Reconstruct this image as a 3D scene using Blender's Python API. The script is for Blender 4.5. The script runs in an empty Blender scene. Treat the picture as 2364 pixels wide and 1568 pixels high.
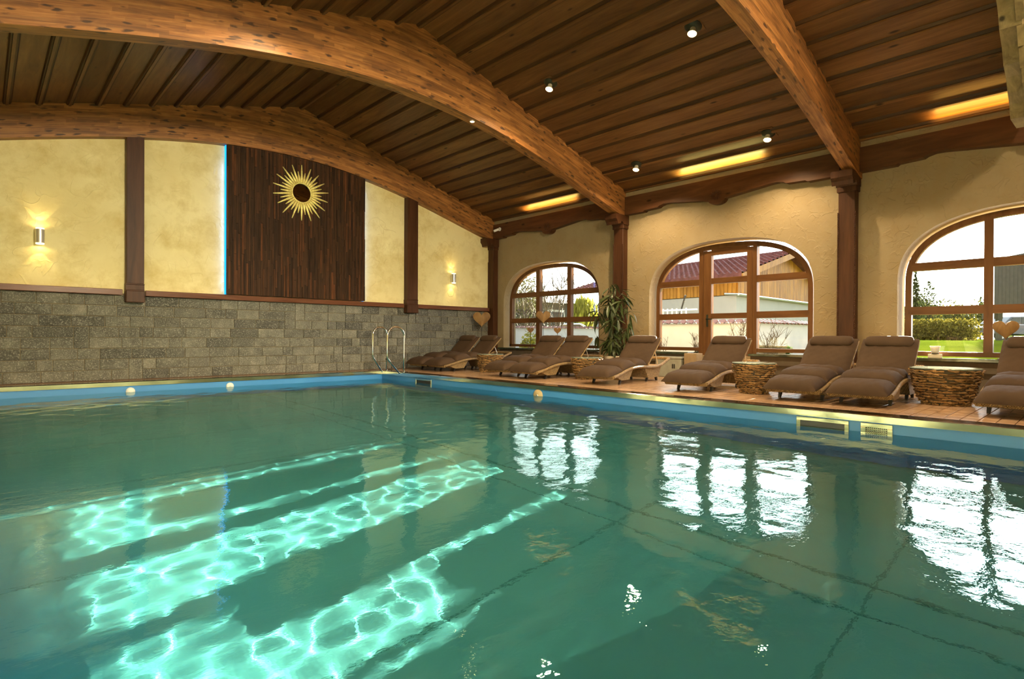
import bpy, bmesh, math, random
import numpy as np
from mathutils import Vector, Matrix
random.seed(7)
SC = bpy.context.scene
COL = SC.collection
PI = math.pi
EYE = 0.72

# ------------------------------------------------------------------ camera
FPX, YAW, PIT, ROL = 1304.66, 0.75650796, -0.00490062, 0.00477914
def _basis():
    cy, sy = math.cos(YAW), math.sin(YAW); cp, sp = math.cos(PIT), math.sin(PIT); cr, sr = math.cos(ROL), math.sin(ROL)
    f = Vector((sy*cp, cy*cp, sp)); r = Vector((cy, -sy, 0)); u = r.cross(f)
    return cr*r + sr*u, -sr*r + cr*u, f
CR, CU, CF = _basis()
cam = bpy.data.cameras.new('camera'); cam.sensor_width = 36; cam.lens = FPX/2364*36; cam.clip_start = 0.05; cam.clip_end = 500
camo = bpy.data.objects.new('camera', cam); COL.objects.link(camo)
camo.matrix_world = Matrix(((CR.x, CU.x, -CF.x, 0), (CR.y, CU.y, -CF.y, 0), (CR.z, CU.z, -CF.z, EYE), (0, 0, 0, 1)))
SC.camera = camo

# ------------------------------------------------------------------ world, sun, lamps, exposure
SC.view_settings.view_transform = 'Standard'; SC.view_settings.look = 'None'
SC.view_settings.gamma = 1.0; SC.view_settings.use_curve_mapping = False
SC.view_settings.exposure = 0.0
SC.cycles.use_denoising = True
SC.cycles.max_bounces = 10; SC.cycles.diffuse_bounces = 4; SC.cycles.glossy_bounces = 4
SC.cycles.transmission_bounces = 6; SC.cycles.transparent_max_bounces = 16
SC.cycles.caustics_reflective = True; SC.cycles.caustics_refractive = True
SC.cycles.sample_clamp_indirect = 6.0; SC.cycles.blur_glossy = 0.5
W = bpy.data.worlds.new('sky'); SC.world = W; W.use_nodes = True
wn = W.node_tree; wn.nodes.clear()
wo = wn.nodes.new('ShaderNodeOutputWorld'); wb = wn.nodes.new('ShaderNodeBackground')
wt = wn.nodes.new('ShaderNodeTexCoord'); ws = wn.nodes.new('ShaderNodeSeparateXYZ'); wr = wn.nodes.new('ShaderNodeValToRGB')
wn.links.new(wt.outputs['Generated'], ws.inputs[0]); wn.links.new(ws.outputs['Z'], wr.inputs[0])
wr.color_ramp.elements[0].color = (1.0, 0.97, 0.90, 1); wr.color_ramp.elements[0].position = 0.0
wr.color_ramp.elements[1].color = (0.80, 0.92, 1.0, 1); wr.color_ramp.elements[1].position = 0.7
wn.links.new(wr.outputs[0], wb.inputs[0])
# the sky is brighter in the haze around the low sun
wd = wn.nodes.new('ShaderNodeVectorMath'); wd.operation = 'DOT_PRODUCT'; wd.inputs[1].default_value = (0.9797, 0.105, 0.1524)
wn.links.new(wt.outputs['Generated'], wd.inputs[0])
w1 = wn.nodes.new('ShaderNodeMath'); w1.operation = 'MAXIMUM'; w1.inputs[1].default_value = 0.0; wn.links.new(wd.outputs['Value'], w1.inputs[0])
w2_ = wn.nodes.new('ShaderNodeMath'); w2_.operation = 'POWER'; w2_.inputs[1].default_value = 6.0; wn.links.new(w1.outputs[0], w2_.inputs[0])
w3 = wn.nodes.new('ShaderNodeMath'); w3.operation = 'MULTIPLY_ADD'; w3.inputs[1].default_value = 11.0; w3.inputs[2].default_value = 2.0
wn.links.new(w2_.outputs[0], w3.inputs[0]); wn.links.new(w3.outputs[0], wb.inputs[1])
wn.links.new(wb.outputs[0], wo.inputs[0])

SUN_DIR = Vector((0.9797, 0.105, 0.1524)).normalized()      # towards the sun
def lamp(name, kind, loc, energy, color, target=None, direction=None, caustic=False, **kw):
    L = bpy.data.lights.new(name, kind); L.energy = energy; L.color = color
    for k, v in kw.items(): setattr(L, k, v)
    o = bpy.data.objects.new(name, L); COL.objects.link(o); o.location = loc
    d = direction if direction is not None else (Vector(target) - Vector(loc) if target is not None else Vector((0, 0, -1)))
    o.rotation_euler = Vector(d).to_track_quat('-Z', 'Y').to_euler()
    if caustic: L.cycles.is_caustics_light = True
    return o
WARM = (1.0, 0.74, 0.42)
lamp('sun', 'SUN', (40, 6, 8), 130.0, (1.0, 0.86, 0.66), direction=-SUN_DIR, caustic=True, angle=0.009)
# added unseen area fills behind the camera; the first follows the column shadows
lamp('hall_fill', 'AREA', (6.3, -1.2, 4.3), 95, (1.0, 0.80, 0.52), target=(7.5, 6.0, 1.6), shape='DISK', size=0.30, caustic=True)
lamp('hall_fill', 'AREA', (2.2, -2.5, 3.8), 330, (1.0, 0.84, 0.56), target=(4.0, 10.0, 2.0), shape='DISK', size=1.6, spread=1.35, caustic=True)

# ------------------------------------------------------------------ mesh helpers
class MB:
    def __init__(s): s.v = []; s.f = []; s.uv = []; s.use_uv = False
    def add(s, vs, fs, uvs=None):
        n = len(s.v); s.v += [tuple(v) for v in vs]; s.f += [tuple(i + n for i in f) for f in fs]
        if uvs: s.use_uv = True; s.uv += uvs
        elif s.use_uv: s.uv += [[(0, 0)]*len(f) for f in fs]
        return s
    def box(s, a, b, ch=0.0, rot=None, org=None):
        x0, y0, z0 = a; x1, y1, z1 = b
        if ch <= 0:
            vs = [(x0,y0,z0),(x1,y0,z0),(x1,y1,z0),(x0,y1,z0),(x0,y0,z1),(x1,y0,z1),(x1,y1,z1),(x0,y1,z1)]
            fs = [(0,3,2,1),(4,5,6,7),(0,1,5,4),(1,2,6,5),(2,3,7,6),(3,0,4,7)]
        else:
            bm = bmesh.new(); m = bmesh.ops.create_cube(bm, size=1.0)
            for v in bm.verts: v.co = Vector(((x0+x1)/2 + v.co.x*(x1-x0), (y0+y1)/2 + v.co.y*(y1-y0), (z0+z1)/2 + v.co.z*(z1-z0)))
            bmesh.ops.bevel(bm, geom=bm.edges[:], offset=ch, segments=1, affect='EDGES', profile=0.5)
            bm.verts.index_update()
            vs = [tuple(v.co) for v in bm.verts]; fs = [tuple(v.index for v in f.verts) for f in bm.faces]; bm.free()
        if rot is not None:
            o = Vector(org or (0, 0, 0)); vs = [tuple(rot @ (Vector(v) - o) + o) for v in vs]
        return s.add(vs, fs)
    def tube(s, pts, r, n=10, cap=True, rad=None):
        pts = [Vector(p) for p in pts]; N = len(pts); vs = []; fs = []
        up = Vector((0.03, 0.02, 1)); prev = None
        for i, p in enumerate(pts):
            t = (pts[min(i+1, N-1)] - pts[max(i-1, 0)]).normalized()
            if prev is None:
                a = t.cross(up if abs(t.dot(up)) < 0.95 else Vector((1, 0, 0))).normalized()
            else:
                a = (prev - t*prev.dot(t)).normalized()
            prev = a; b = t.cross(a); rr = rad[i] if rad else r
            for k in range(n):
                q = 2*PI*k/n; vs.append(p + a*math.cos(q)*rr + b*math.sin(q)*rr)
        for i in range(N-1):
            for k in range(n): fs.append((i*n+k, i*n+(k+1) % n, (i+1)*n+(k+1) % n, (i+1)*n+k))
        if cap: fs.append(tuple(range(n-1, -1, -1))); fs.append(tuple((N-1)*n+k for k in range(n)))
        return s.add(vs, fs)
    def lathe(s, prof, n=24, c=(0, 0, 0), axis='Z', caps=True):
        vs = []; fs = []
        for r, h in prof:
            for k in range(n):
                q = 2*PI*k/n; x, y = r*math.cos(q), r*math.sin(q)
                p = (x, y, h) if axis == 'Z' else ((h, x, y) if axis == 'X' else (y, h, x))
                vs.append((p[0]+c[0], p[1]+c[1], p[2]+c[2]))
        for i in range(len(prof)-1):
            for k in range(n): fs.append((i*n+k, i*n+(k+1) % n, (i+1)*n+(k+1) % n, (i+1)*n+k))
        if caps: fs.append(tuple(range(n-1, -1, -1))); fs.append(tuple((len(prof)-1)*n+k for k in range(n)))
        return s.add(vs, fs)
    def prism(s, poly, d0, d1, plane='XZ'):
        """extrude polygon; plane XZ -> along y, YZ -> along x, XY -> along z"""
        def P(a, b, d): return (a, d, b) if plane == 'XZ' else ((d, a, b) if plane == 'YZ' else (a, b, d))
        n = len(poly); vs = [P(a, b, d0) for a, b in poly] + [P(a, b, d1) for a, b in poly]
        fs = [tuple(range(n)), tuple(range(2*n-1, n-1, -1))] + [(i, n+i, n+(i+1) % n, (i+1) % n) for i in range(n)]
        return s.add(vs, fs)
    def mesh(s, name, mat, smooth=False, angle=None):
        me = bpy.data.meshes.new(name); me.from_pydata(s.v, [], s.f)
        if mat is not None: me.materials.append(mat)
        if s.use_uv:
            ul = me.uv_layers.new(name='UVMap'); flat = [c for f in s.uv for c in f]
            ul.data.foreach_set('uv', [x for c in flat for x in c])
        bm = bmesh.new(); bm.from_mesh(me); bmesh.ops.recalc_face_normals(bm, faces=bm.faces[:]); bm.to_mesh(me); bm.free()
        if smooth:
            me.polygons.foreach_set('use_smooth', [True]*len(me.polygons))
            if angle is not None:
                try: me.set_sharp_from_angle(angle=math.radians(angle))
                except Exception: pass
        me.update(); return me
    def obj(s, name, mat, parent=None, smooth=False, angle=None):
        return link(name, s.mesh(name, mat, smooth, angle), parent)
def link(name, me, parent=None, loc=None):
    o = bpy.data.objects.new(name, me); COL.objects.link(o)
    if parent is not None: o.parent = parent
    if loc is not None: o.location = loc
    return o
def tag(o, label=None, cat=None, group=None, kind=None):
    if label: o['label'] = label
    if cat: o['category'] = cat
    if group: o['group'] = group
    if kind: o['kind'] = kind
    return o
def empty(name, loc=(0, 0, 0), rz=0.0, label=None, cat=None, group=None, kind=None):
    o = bpy.data.objects.new(name, None); o.empty_display_size = 0.1; COL.objects.link(o)
    o.location = loc; o.rotation_euler = (0, 0, rz); return tag(o, label, cat, group, kind)
def copy_tree(o, parent=None):
    c = o.copy(); COL.objects.link(c)
    c.parent = parent
    for ch in KIDS(o): copy_tree(ch, c)
    return c
def KIDS(o): return [x for x in list(bpy.data.objects) if x.parent == o]
def V(px, py, D):
    """point at depth D (metres along the view axis) seen at a pixel; used only to read positions off the photograph"""
    return Vector((0, 0, EYE)) + (CR*((px-1182)/FPX) - CU*((py-784)/FPX) + CF)*D

# ------------------------------------------------------------------ material helpers
class M_:
    def __init__(s, name, rough=0.6, metal=0.0, base=(0.5, 0.5, 0.5), spec=None, coat=None):
        s.m = bpy.data.materials.new(name); s.m.use_nodes = True; s.t = s.m.node_tree; s.n = s.t.nodes; s.l = s.t.links
        s.b = s.n['Principled BSDF']; s.out = s.n['Material Output']
        s.b.inputs['Base Color'].default_value = (*base, 1); s.b.inputs['Roughness'].default_value = rough; s.b.inputs['Metallic'].default_value = metal
        if spec is not None: s.b.inputs['Specular IOR Level'].default_value = spec
        if coat is not None: s.b.inputs['Coat Weight'].default_value = coat
    def node(s, t, **kw):
        n = s.n.new('ShaderNode'+t)
        for k, v in kw.items():
            if k.startswith('_'): setattr(n, k[1:], v)
            else:
                i = n.inputs[k.replace('__', ' ')]
                if hasattr(v, 'is_output') or isinstance(v, bpy.types.NodeSocket): s.l.new(v, i)
                else: i.default_value = v
        return n
    def coord(s, kind='Object', scale=(1, 1, 1), off=None):
        if kind == 'World':
            src = s.node('NewGeometry').outputs['Position']
        else: src = s.node('TexCoord').outputs[kind]
        mp = s.node('Mapping'); s.l.new(src, mp.inputs[0]); mp.inputs['Scale'].default_value = scale
        if off is not None:
            s.l.new(off, mp.inputs['Location'])
        return mp.outputs[0]
    def noise(s, vec, scale, detail=4, rough=0.55, dist=0.0):
        n = s.node('TexNoise', Scale=scale, Detail=detail, Roughness=rough, Distortion=dist); s.l.new(vec, n.inputs['Vector']); return n.outputs['Fac']
    def voro(s, vec, scale, feature='F1', out='Distance', rnd=1.0):
        n = s.node('TexVoronoi', _feature=feature); n.inputs['Scale'].default_value = scale; n.inputs['Randomness'].default_value = rnd
        s.l.new(vec, n.inputs['Vector']); return n.outputs[out]
    def ramp(s, fac, stops):
        r = s.node('ValToRGB'); cr = r.color_ramp
        while len(cr.elements) < len(stops): cr.elements.new(0.5)
        for e, (p, c) in zip(cr.elements, stops):
            e.position = p; e.color = (*c, 1) if len(c) == 3 else c
        s.l.new(fac, r.inputs[0]); return r.outputs[0]
    def mix(s, fac, a, b, mode='MIX'):
        n = s.node('Mix', _data_type='RGBA', _blend_type=mode)
        for i, v in ((0, fac), (6, a), (7, b)):
            if isinstance(v, bpy.types.NodeSocket): s.l.new(v, n.inputs[i])
            elif i == 0: n.inputs[0].default_value = v
            else: n.inputs[i].default_value = (*v, 1)
        return n.outputs[2]
    def math(s, op, a, b=0.0, c=None):
        n = s.node('Math', _operation=op)
        for i, v in ((0, a), (1, b), (2, c)):
            if v is None: continue
            if isinstance(v, bpy.types.NodeSocket): s.l.new(v, n.inputs[i])
            else: n.inputs[i].default_value = v
        return n.outputs[0]
    def rand(s): return s.node('ObjectInfo').outputs['Random']
    def col(s, c): s.l.new(c, s.b.inputs['Base Color']); return s
    def rgh(s, c): s.l.new(c, s.b.inputs['Roughness']); return s
    def bump(s, h, strength=0.3, dist=0.01):
        n = s.node('Bump', Strength=strength, Distance=dist); s.l.new(h, n.inputs['Height']); s.l.new(n.outputs[0], s.b.inputs['Normal']); return s
def plain(name, base, rough=0.6, metal=0.0, var=0.15, scale=8.0, **kw):
    m = M_(name, rough, metal, base, **kw)
    v = m.noise(m.coord('Object'), scale)
    d = tuple(c*(1-var) for c in base); u = tuple(min(1, c*(1+var)) for c in base)
    m.col(m.ramp(v, [(0.3, d), (0.7, u)])); m.bump(v, 0.08, 0.004); return m.m
def emit(name, color, strength):
    m = M_(name); e = m.node('Emission'); e.inputs[0].default_value = (*color, 1); e.inputs[1].default_value = strength
    m.l.new(e.outputs[0], m.out.inputs[0]); return m.m

def m_plaster(name, lo, hi, stain, tscale, tstr):
    m = M_(name, 0.75)
    p = m.coord('World'); a = m.noise(p, 0.9, 5, 0.6, 0.4); b = m.noise(p, 3.0, 6, 0.65)
    c = m.ramp(a, [(0.30, lo), (0.62, hi)]); c = m.mix(m.ramp(b, [(0.45, (0, 0, 0)), (0.75, (1, 1, 1))]), c, stain); m.col(c)
    # short curved trowel ridges: iso-lines of two soft noises, kept only in patches
    n1 = m.node('TexNoise', Scale=tscale, Detail=1.0, Roughness=0.4, Distortion=0.8); m.l.new(p, n1.inputs['Vector'])
    n2 = m.node('TexNoise', Scale=tscale*0.7, Detail=1.0, Roughness=0.4, Distortion=1.2); m.l.new(m.coord('World', (1, 1, 1)), n2.inputs['Vector'])
    band = [(0.0, (0, 0, 0)), (0.455, (0, 0, 0)), (0.50, (1, 1, 1)), (0.508, (0.1, 0.1, 0.1)), (0.56, (0, 0, 0))]
    r1 = m.ramp(n1.outputs['Fac'], band); r2 = m.ramp(n2.outputs['Fac'], band)
    msk = m.ramp(m.noise(p, tscale*1.1, 2), [(0.47, (0, 0, 0)), (0.55, (1, 1, 1))])
    h = m.math('ADD', m.math('MULTIPLY', m.math('MAXIMUM', r1, r2), msk), m.math('MULTIPLY', m.noise(p, 14.0, 6, 0.6), 0.6))
    m.bump(h, tstr, 0.012); return m.m
MAT = {}
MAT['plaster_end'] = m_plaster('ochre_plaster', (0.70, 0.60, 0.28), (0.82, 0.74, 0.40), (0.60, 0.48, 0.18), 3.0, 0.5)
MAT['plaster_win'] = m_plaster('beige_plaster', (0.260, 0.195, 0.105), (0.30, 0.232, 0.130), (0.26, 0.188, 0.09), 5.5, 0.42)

def m_wood(name, dark, mid, light, axis='Y', rough=0.45, stretch=14.0, rnd=0.5, knots=True, scale=3.0, kind='Object', coat=0.0):
    m = M_(name, rough, coat=coat, spec=0.22)
    r = m.rand(); sc = {'X': (1, stretch, stretch), 'Y': (stretch, 1, stretch), 'Z': (stretch, stretch, 1)}[axis]
    cb = m.node('CombineXYZ'); 
    for i, k in enumerate((37.0, 71.0, 13.0)): m.l.new(m.math('MULTIPLY', r, k), cb.inputs[i])
    p = m.coord(kind, sc, cb.outputs[0])
    g = m.noise(p, scale*0.35, 6, 0.65, 0.6); f = m.noise(p, scale*2.2, 4, 0.7)
    c = m.ramp(g, [(0.28, dark), (0.5, mid), (0.72, light)])
    c = m.mix(m.math('MULTIPLY', f, 0.35), c, dark)
    if knots:
        q = m.coord(kind, tuple(s_ if s_ == 1 else s_*0.28 for s_ in sc), cb.outputs[0]); v = m.voro(q, 1.6)
        c = m.mix(m.ramp(v, [(0.05, (1, 1, 1)), (0.11, (0, 0, 0))]), c, tuple(x*0.35 for x in dark))
    if rnd:
        k = m.math('ADD', m.math('MULTIPLY', r, rnd), 1.0-rnd*0.5)
        cc = m.node('CombineColor')
        for i in range(3): m.l.new(k, cc.inputs[i])
        c = m.mix(1.0, c, cc.outputs[0], 'MULTIPLY')
    m.col(c); m.bump(f, 0.18, 0.004); return m.m
MAT['board'] = m_wood('stained_ceiling_board', (0.075, 0.030, 0.009), (0.135, 0.060, 0.020), (0.20, 0.100, 0.034), 'Y', 0.42, 10.0, 0.45)
MAT['batten'] = m_wood('shade_darkened_batten', (0.030, 0.012, 0.004), (0.055, 0.024, 0.008), (0.085, 0.040, 0.014), 'Y', 0.5, 10.0, 0.3, False)  # batten wood darkened to paint in the shadow grooves along each joint
MAT['post'] = m_wood('dark_stained_post', (0.030, 0.011, 0.005), (0.062, 0.024, 0.010), (0.088, 0.036, 0.016), 'Z', 0.45, 10.0, 0.1, False)
MAT['fascia'] = m_wood('dark_stained_beam', (0.045, 0.016, 0.006), (0.090, 0.036, 0.014), (0.13, 0.056, 0.022), 'Y', 0.42, 9.0, 0.1)
MAT['rail'] = m_wood('varnished_rail', (0.075, 0.026, 0.013), (0.13, 0.052, 0.028), (0.18, 0.08, 0.045), 'X', 0.28, 9.0, 0.1, False)
MAT['frame'] = m_wood('window_frame_wood', (0.075, 0.030, 0.010), (0.12, 0.052, 0.017), (0.155, 0.072, 0.026), 'Y', 0.35, 9.0, 0.1, False)
MAT['framez'] = m_wood('window_frame_wood_upright', (0.075, 0.030, 0.010), (0.12, 0.052, 0.017), (0.155, 0.072, 0.026), 'Z', 0.35, 9.0, 0.1, False)
MAT['hewn'] = m_wood('rough_hewn_wood', (0.11, 0.085, 0.04), (0.24, 0.19, 0.09), (0.36, 0.29, 0.14), 'X', 0.6, 8.0, 0.2)
MAT['drift'] = m_wood('driftwood', (0.12, 0.06, 0.022), (0.26, 0.15, 0.06), (0.40, 0.25, 0.10), 'X', 0.7, 6.0, 0.9, False)
MAT['heart'] = m_wood('pale_root_wood', (0.12, 0.060, 0.020), (0.24, 0.140, 0.055), (0.33, 0.21, 0.088), 'Z', 0.55, 3.0, 0.2, True, 6.0)

def m_glulam():
    m = M_('glued_laminated_timber', 0.5)
    uv = m.node('TexCoord').outputs['UV']; sp = m.node('SeparateXYZ'); m.l.new(uv, sp.inputs[0])
    u, v = sp.outputs[0], sp.outputs[1]
    lam = m.math('FLOOR', m.math('DIVIDE', v, 0.042))
    wn1 = m.node('TexWhiteNoise', _noise_dimensions='1D'); m.l.new(lam, wn1.inputs['W'])
    seg = m.math('FLOOR', m.math('ADD', m.math('DIVIDE', u, 0.55), m.math('MULTIPLY', wn1.outputs['Value'], 7.3)))
    cb = m.node('CombineXYZ'); m.l.new(lam, cb.inputs[0]); m.l.new(seg, cb.inputs[1])
    wn2 = m.node('TexWhiteNoise', _noise_dimensions='3D'); m.l.new(cb.outputs[0], wn2.inputs[0])
    c2 = m.node('CombineXYZ'); m.l.new(m.math('MULTIPLY', u, 2.2), c2.inputs[0]); m.l.new(m.math('MULTIPLY', v, 34.0), c2.inputs[1]); m.l.new(m.math('MULTIPLY', lam, 3.7), c2.inputs[2])
    g = m.noise(c2.outputs[0], 1.0, 5, 0.65, 0.5)
    c = m.ramp(g, [(0.25, (0.13, 0.047, 0.011)), (0.5, (0.29, 0.120, 0.030)), (0.75, (0.44, 0.210, 0.060))])
    k = m.math('ADD', m.math('MULTIPLY', wn2.outputs['Value'], 0.62), 0.66)
    cc = m.node('CombineColor'); [m.l.new(k, cc.inputs[i]) for i in range(3)]
    c = m.mix(1.0, c, cc.outputs[0], 'MULTIPLY')
    # knots: sparse, longer than high
    c3 = m.node('CombineXYZ'); m.l.new(m.math('MULTIPLY', u, 4.6), c3.inputs[0]); m.l.new(m.math('MULTIPLY', v, 15.0), c3.inputs[1]); c3.inputs[2].default_value = 0.37
    w = m.node('TexNoise', Scale=1.3, Detail=3.0); m.l.new(c3.outputs[0], w.inputs['Vector'])
    q = m.mix(0.9, c3.outputs[0], w.outputs['Color'], 'ADD')
    d = m.voro(q, 1.0)
    km = m.ramp(m.noise(c3.outputs[0], 0.23, 3), [(0.36, (0, 0, 0)), (0.46, (1, 1, 1))])
    c = m.mix(m.math('MULTIPLY', m.ramp(d, [(0.17, (0.95, 0.95, 0.95)), (0.30, (0, 0, 0))]), km), c, (0.040, 0.016, 0.006))
    c = m.mix(m.math('MULTIPLY', m.ramp(m.noise(c3.outputs[0], 0.5, 3), [(0.5, (0, 0, 0)), (0.66, (1, 1, 1))]), 0.45), c, (0.085, 0.034, 0.013))
    m.col(c)
    fr = m.math('FRACT', m.math('DIVIDE', v, 0.042)); ln = m.ramp(fr, [(0.0, (0, 0, 0)), (0.06, (1, 1, 1)), (0.94, (1, 1, 1)), (1.0, (0, 0, 0))])
    m.bump(m.math('ADD', m.math('MULTIPLY', ln, 0.5), g), 0.22, 0.004)
    return m.m
MAT['glulam'] = m_glulam()

def m_stone():
    m = M_('split_slate', 0.42); r = m.rand()
    cb = m.node('CombineXYZ'); [m.l.new(m.math('MULTIPLY', r, k), cb.inputs[i]) for i, k in enumerate((31., 17., 53.))]
    p = m.coord('World', (1, 1, 1), cb.outputs[0])
    a = m.noise(p, 6.0, 5, 0.6); b = m.noise(p, 55.0, 4, 0.75)
    c = m.ramp(a, [(0.3, (0.060, 0.060, 0.048)), (0.55, (0.11, 0.11, 0.09)), (0.75, (0.18, 0.175, 0.145))])
    k = m.ramp(r, [(0.0, (0.42, 0.42, 0.42)), (0.3, (0.75, 0.75, 0.74)), (1.0, (1.35, 1.33, 1.28))])
    c = m.mix(1.0, c, k, 'MULTIPLY'); c = m.mix(m.ramp(b, [(0.52, (0, 0, 0)), (0.70, (1, 1, 1))]), c, (0.40, 0.40, 0.35))
    m.col(c); m.bump(m.math('ADD', b, m.math('MULTIPLY', a, 1.5)), 0.9, 0.012)
    m.rgh(m.ramp(b, [(0.4, (0.55, 0.55, 0.55)), (0.7, (0.22, 0.22, 0.22))])); return m.m
MAT['stone'] = m_stone()
MAT['grout'] = plain('sandy_grout', (0.25, 0.21, 0.14), 0.9)

def m_tile():
    m = M_('terracotta_tile', 0.22); r = m.rand(); p = m.coord('World'); a = m.noise(p, 5.0, 5)
    c = m.ramp(a, [(0.3, (0.36, 0.22, 0.13)), (0.7, (0.48, 0.32, 0.20))])
    k = m.ramp(r, [(0.0, (0.86, 0.84, 0.82)), (1.0, (1.1, 1.08, 1.06))]); m.col(m.mix(1.0, c, k, 'MULTIPLY')); m.bump(m.noise(p, 60.0, 3), 0.1, 0.002); return m.m
MAT['tile'] = m_tile()
MAT['joint'] = plain('dark_tile_joint', (0.07, 0.045, 0.03), 0.85)

def m_steel():
    m = M_('brushed_steel', 0.12, 1.0, (0.62, 0.58, 0.50)); p = m.coord('World', (3, 3, 60)); a = m.noise(p, 5.0, 4)
    m.rgh(m.ramp(a, [(0.3, (0.06,)*3), (0.7, (0.15,)*3)])); b = m.noise(m.coord('World'), 2.0, 3)
    m.col(m.ramp(b, [(0.35, (0.50, 0.47, 0.41)), (0.65, (0.66, 0.63, 0.56))])); m.bump(b, 0.02, 0.002); return m.m
MAT['steel'] = m_steel()
MAT['chrome'] = M_('polished_steel', 0.12, 1.0, (0.80, 0.79, 0.76)).m

def m_liner():
    m = M_('pool_liner', 0.35); p = m.coord('World'); a = m.noise(p, 1.2, 4)
    sp = m.node('SeparateXYZ'); m.l.new(m.node('NewGeometry').outputs['Position'], sp.inputs[0])
    c = m.ramp(a, [(0.3, (0.045, 0.215, 0.54)), (0.7, (0.06, 0.26, 0.61))]); m.col(c); return m.m
MAT['liner'] = m_liner()
def m_liner_floor():
    m = M_('pool_floor_liner', 0.5); p = m.coord('World'); a = m.noise(p, 0.8, 4)
    m.col(m.ramp(a, [(0.3, (0.12, 0.40, 0.40)), (0.7, (0.17, 0.47, 0.46))])); return m.m
MAT['liner_floor'] = m_liner_floor()

def m_water():
    m = M_('water'); g = m.node('BsdfGlass'); g.inputs['IOR'].default_value = 1.33; g.inputs['Roughness'].default_value = 0.0
    g.inputs['Color'].default_value = (0.74, 0.95, 0.93, 1)
    bn = m.node('Bump', Strength=1.0, Distance=0.0010); m.l.new(m.noise(m.coord('World', (1, 1.4, 1)), 13.0, 3, 0.55), bn.inputs['Height']); m.l.new(bn.outputs[0], g.inputs['Normal'])
    m.l.new(g.outputs[0], m.out.inputs[0]); return m.m
MAT['water'] = m_water()
def m_glass(name='window_glass', tint=(0.98, 0.99, 0.98)):
    m = M_(name); t = m.node('BsdfTransparent'); t.inputs[0].default_value = (*tint, 1); g = m.node('BsdfGlossy'); g.inputs['Roughness'].default_value = 0.01
    f = m.node('Fresnel'); f.inputs[0].default_value = 1.35; x = m.node('MixShader'); m.l.new(f.outputs[0], x.inputs[0]); m.l.new(t.outputs[0], x.inputs[1]); m.l.new(g.outputs[0], x.inputs[2])
    m.l.new(x.outputs[0], m.out.inputs[0]); return m.m
MAT['glass'] = m_glass()

def m_wicker(name='woven_wicker', sc=1.0):
    m = M_(name, 0.5); p = m.coord('Object')
    sp = m.node('SeparateXYZ'); m.l.new(p, sp.inputs[0])
    u = m.math('ADD', sp.outputs[0], m.math('MULTIPLY', sp.outputs[1], 1.0)); v = m.math('ADD', sp.outputs[2], m.math('MULTIPLY', sp.outputs[1], 0.0))
    a = m.math('SINE', m.math('MULTIPLY', u, 330*sc)); b = m.math('SINE', m.math('MULTIPLY', v, 420*sc)); h = m.math('MULTIPLY', a, b)
    n = m.noise(p, 40.0, 3)
    c = m.ramp(m.math('ADD', m.math('MULTIPLY', h, 0.28), n), [(0.25, (0.11, 0.065, 0.022)), (0.55, (0.30, 0.19, 0.075)), (0.85, (0.44, 0.30, 0.13))])
    m.col(c); m.bump(h, 0.8, 0.006); return m.m
MAT['wicker'] = m_wicker()
def m_cloth(name, c0, c1):
    m = M_(name, 0.8); p = m.coord('Object'); a = m.noise(p, 3.0, 4); f = m.noise(p, 260.0, 2)
    m.col(m.ramp(a, [(0.3, c0), (0.7, c1)])); m.b.inputs['Specular IOR Level'].default_value = 0.25
    m.bump(m.math('ADD', f, m.math('MULTIPLY', m.noise(p, 7.0, 4, 0.6, 0.8), 5.0)), 0.25, 0.006); return m.m
MAT['cloth'] = m_cloth('brown_cushion_cloth', (0.045, 0.025, 0.0135), (0.064, 0.037, 0.020))
MAT['black'] = plain('black_metal', (0.015, 0.013, 0.012), 0.4)
MAT['alu'] = M_('brushed_aluminium', 0.35, 0.9, (0.75, 0.74, 0.72)).m
MAT['gold'] = plain('gold_leaf', (0.95, 0.74, 0.26), 0.38, 0.25, 0.25, 30.0)
MAT['mirror'] = M_('mirror_glass', 0.02, 1.0, (0.9, 0.9, 0.9)).m
MAT['bulb'] = emit('warm_bulb', (1.0, 0.72, 0.28), 16.0)
MAT['bulbs'] = emit('warm_sconce_glass', (1.0, 0.78, 0.36), 4.0)
MAT['led'] = emit('blue_led_strip', (0.01, 0.30, 1.0), 2.6)
MAT['lamp_green'] = plain('dark_bronze_lamp', (0.025, 0.030, 0.020), 0.4, 0.5)
MAT['slab'] = plain('dark_green_stone_slab', (0.035, 0.045, 0.030), 0.10, 0.0, 0.3, 20.0)
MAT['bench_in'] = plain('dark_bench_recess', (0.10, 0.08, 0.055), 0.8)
MAT['leaf'] = plain('glossy_leaf', (0.040, 0.058, 0.016), 0.4, 0.0, 0.4, 6.0)
MAT['stem'] = plain('brown_stem', (0.10, 0.065, 0.03), 0.8)
MAT['white_pot'] = plain('white_ceramic', (0.72, 0.66, 0.52), 0.4, 0.0, 0.05)
MAT['carton'] = plain('pale_carton', (0.26, 0.19, 0.11), 0.8)
MAT['white_box'] = plain('white_plastic_box', (0.26, 0.27, 0.23), 0.5)
MAT['white'] = plain('white_plastic', (0.78, 0.78, 0.74), 0.4, 0.0, 0.05)
MAT['candle'] = m_glass('candle_glass', (0.95, 0.97, 0.93))
MAT['wax'] = plain('white_wax', (0.85, 0.82, 0.72), 0.6, 0.0, 0.05)

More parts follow.
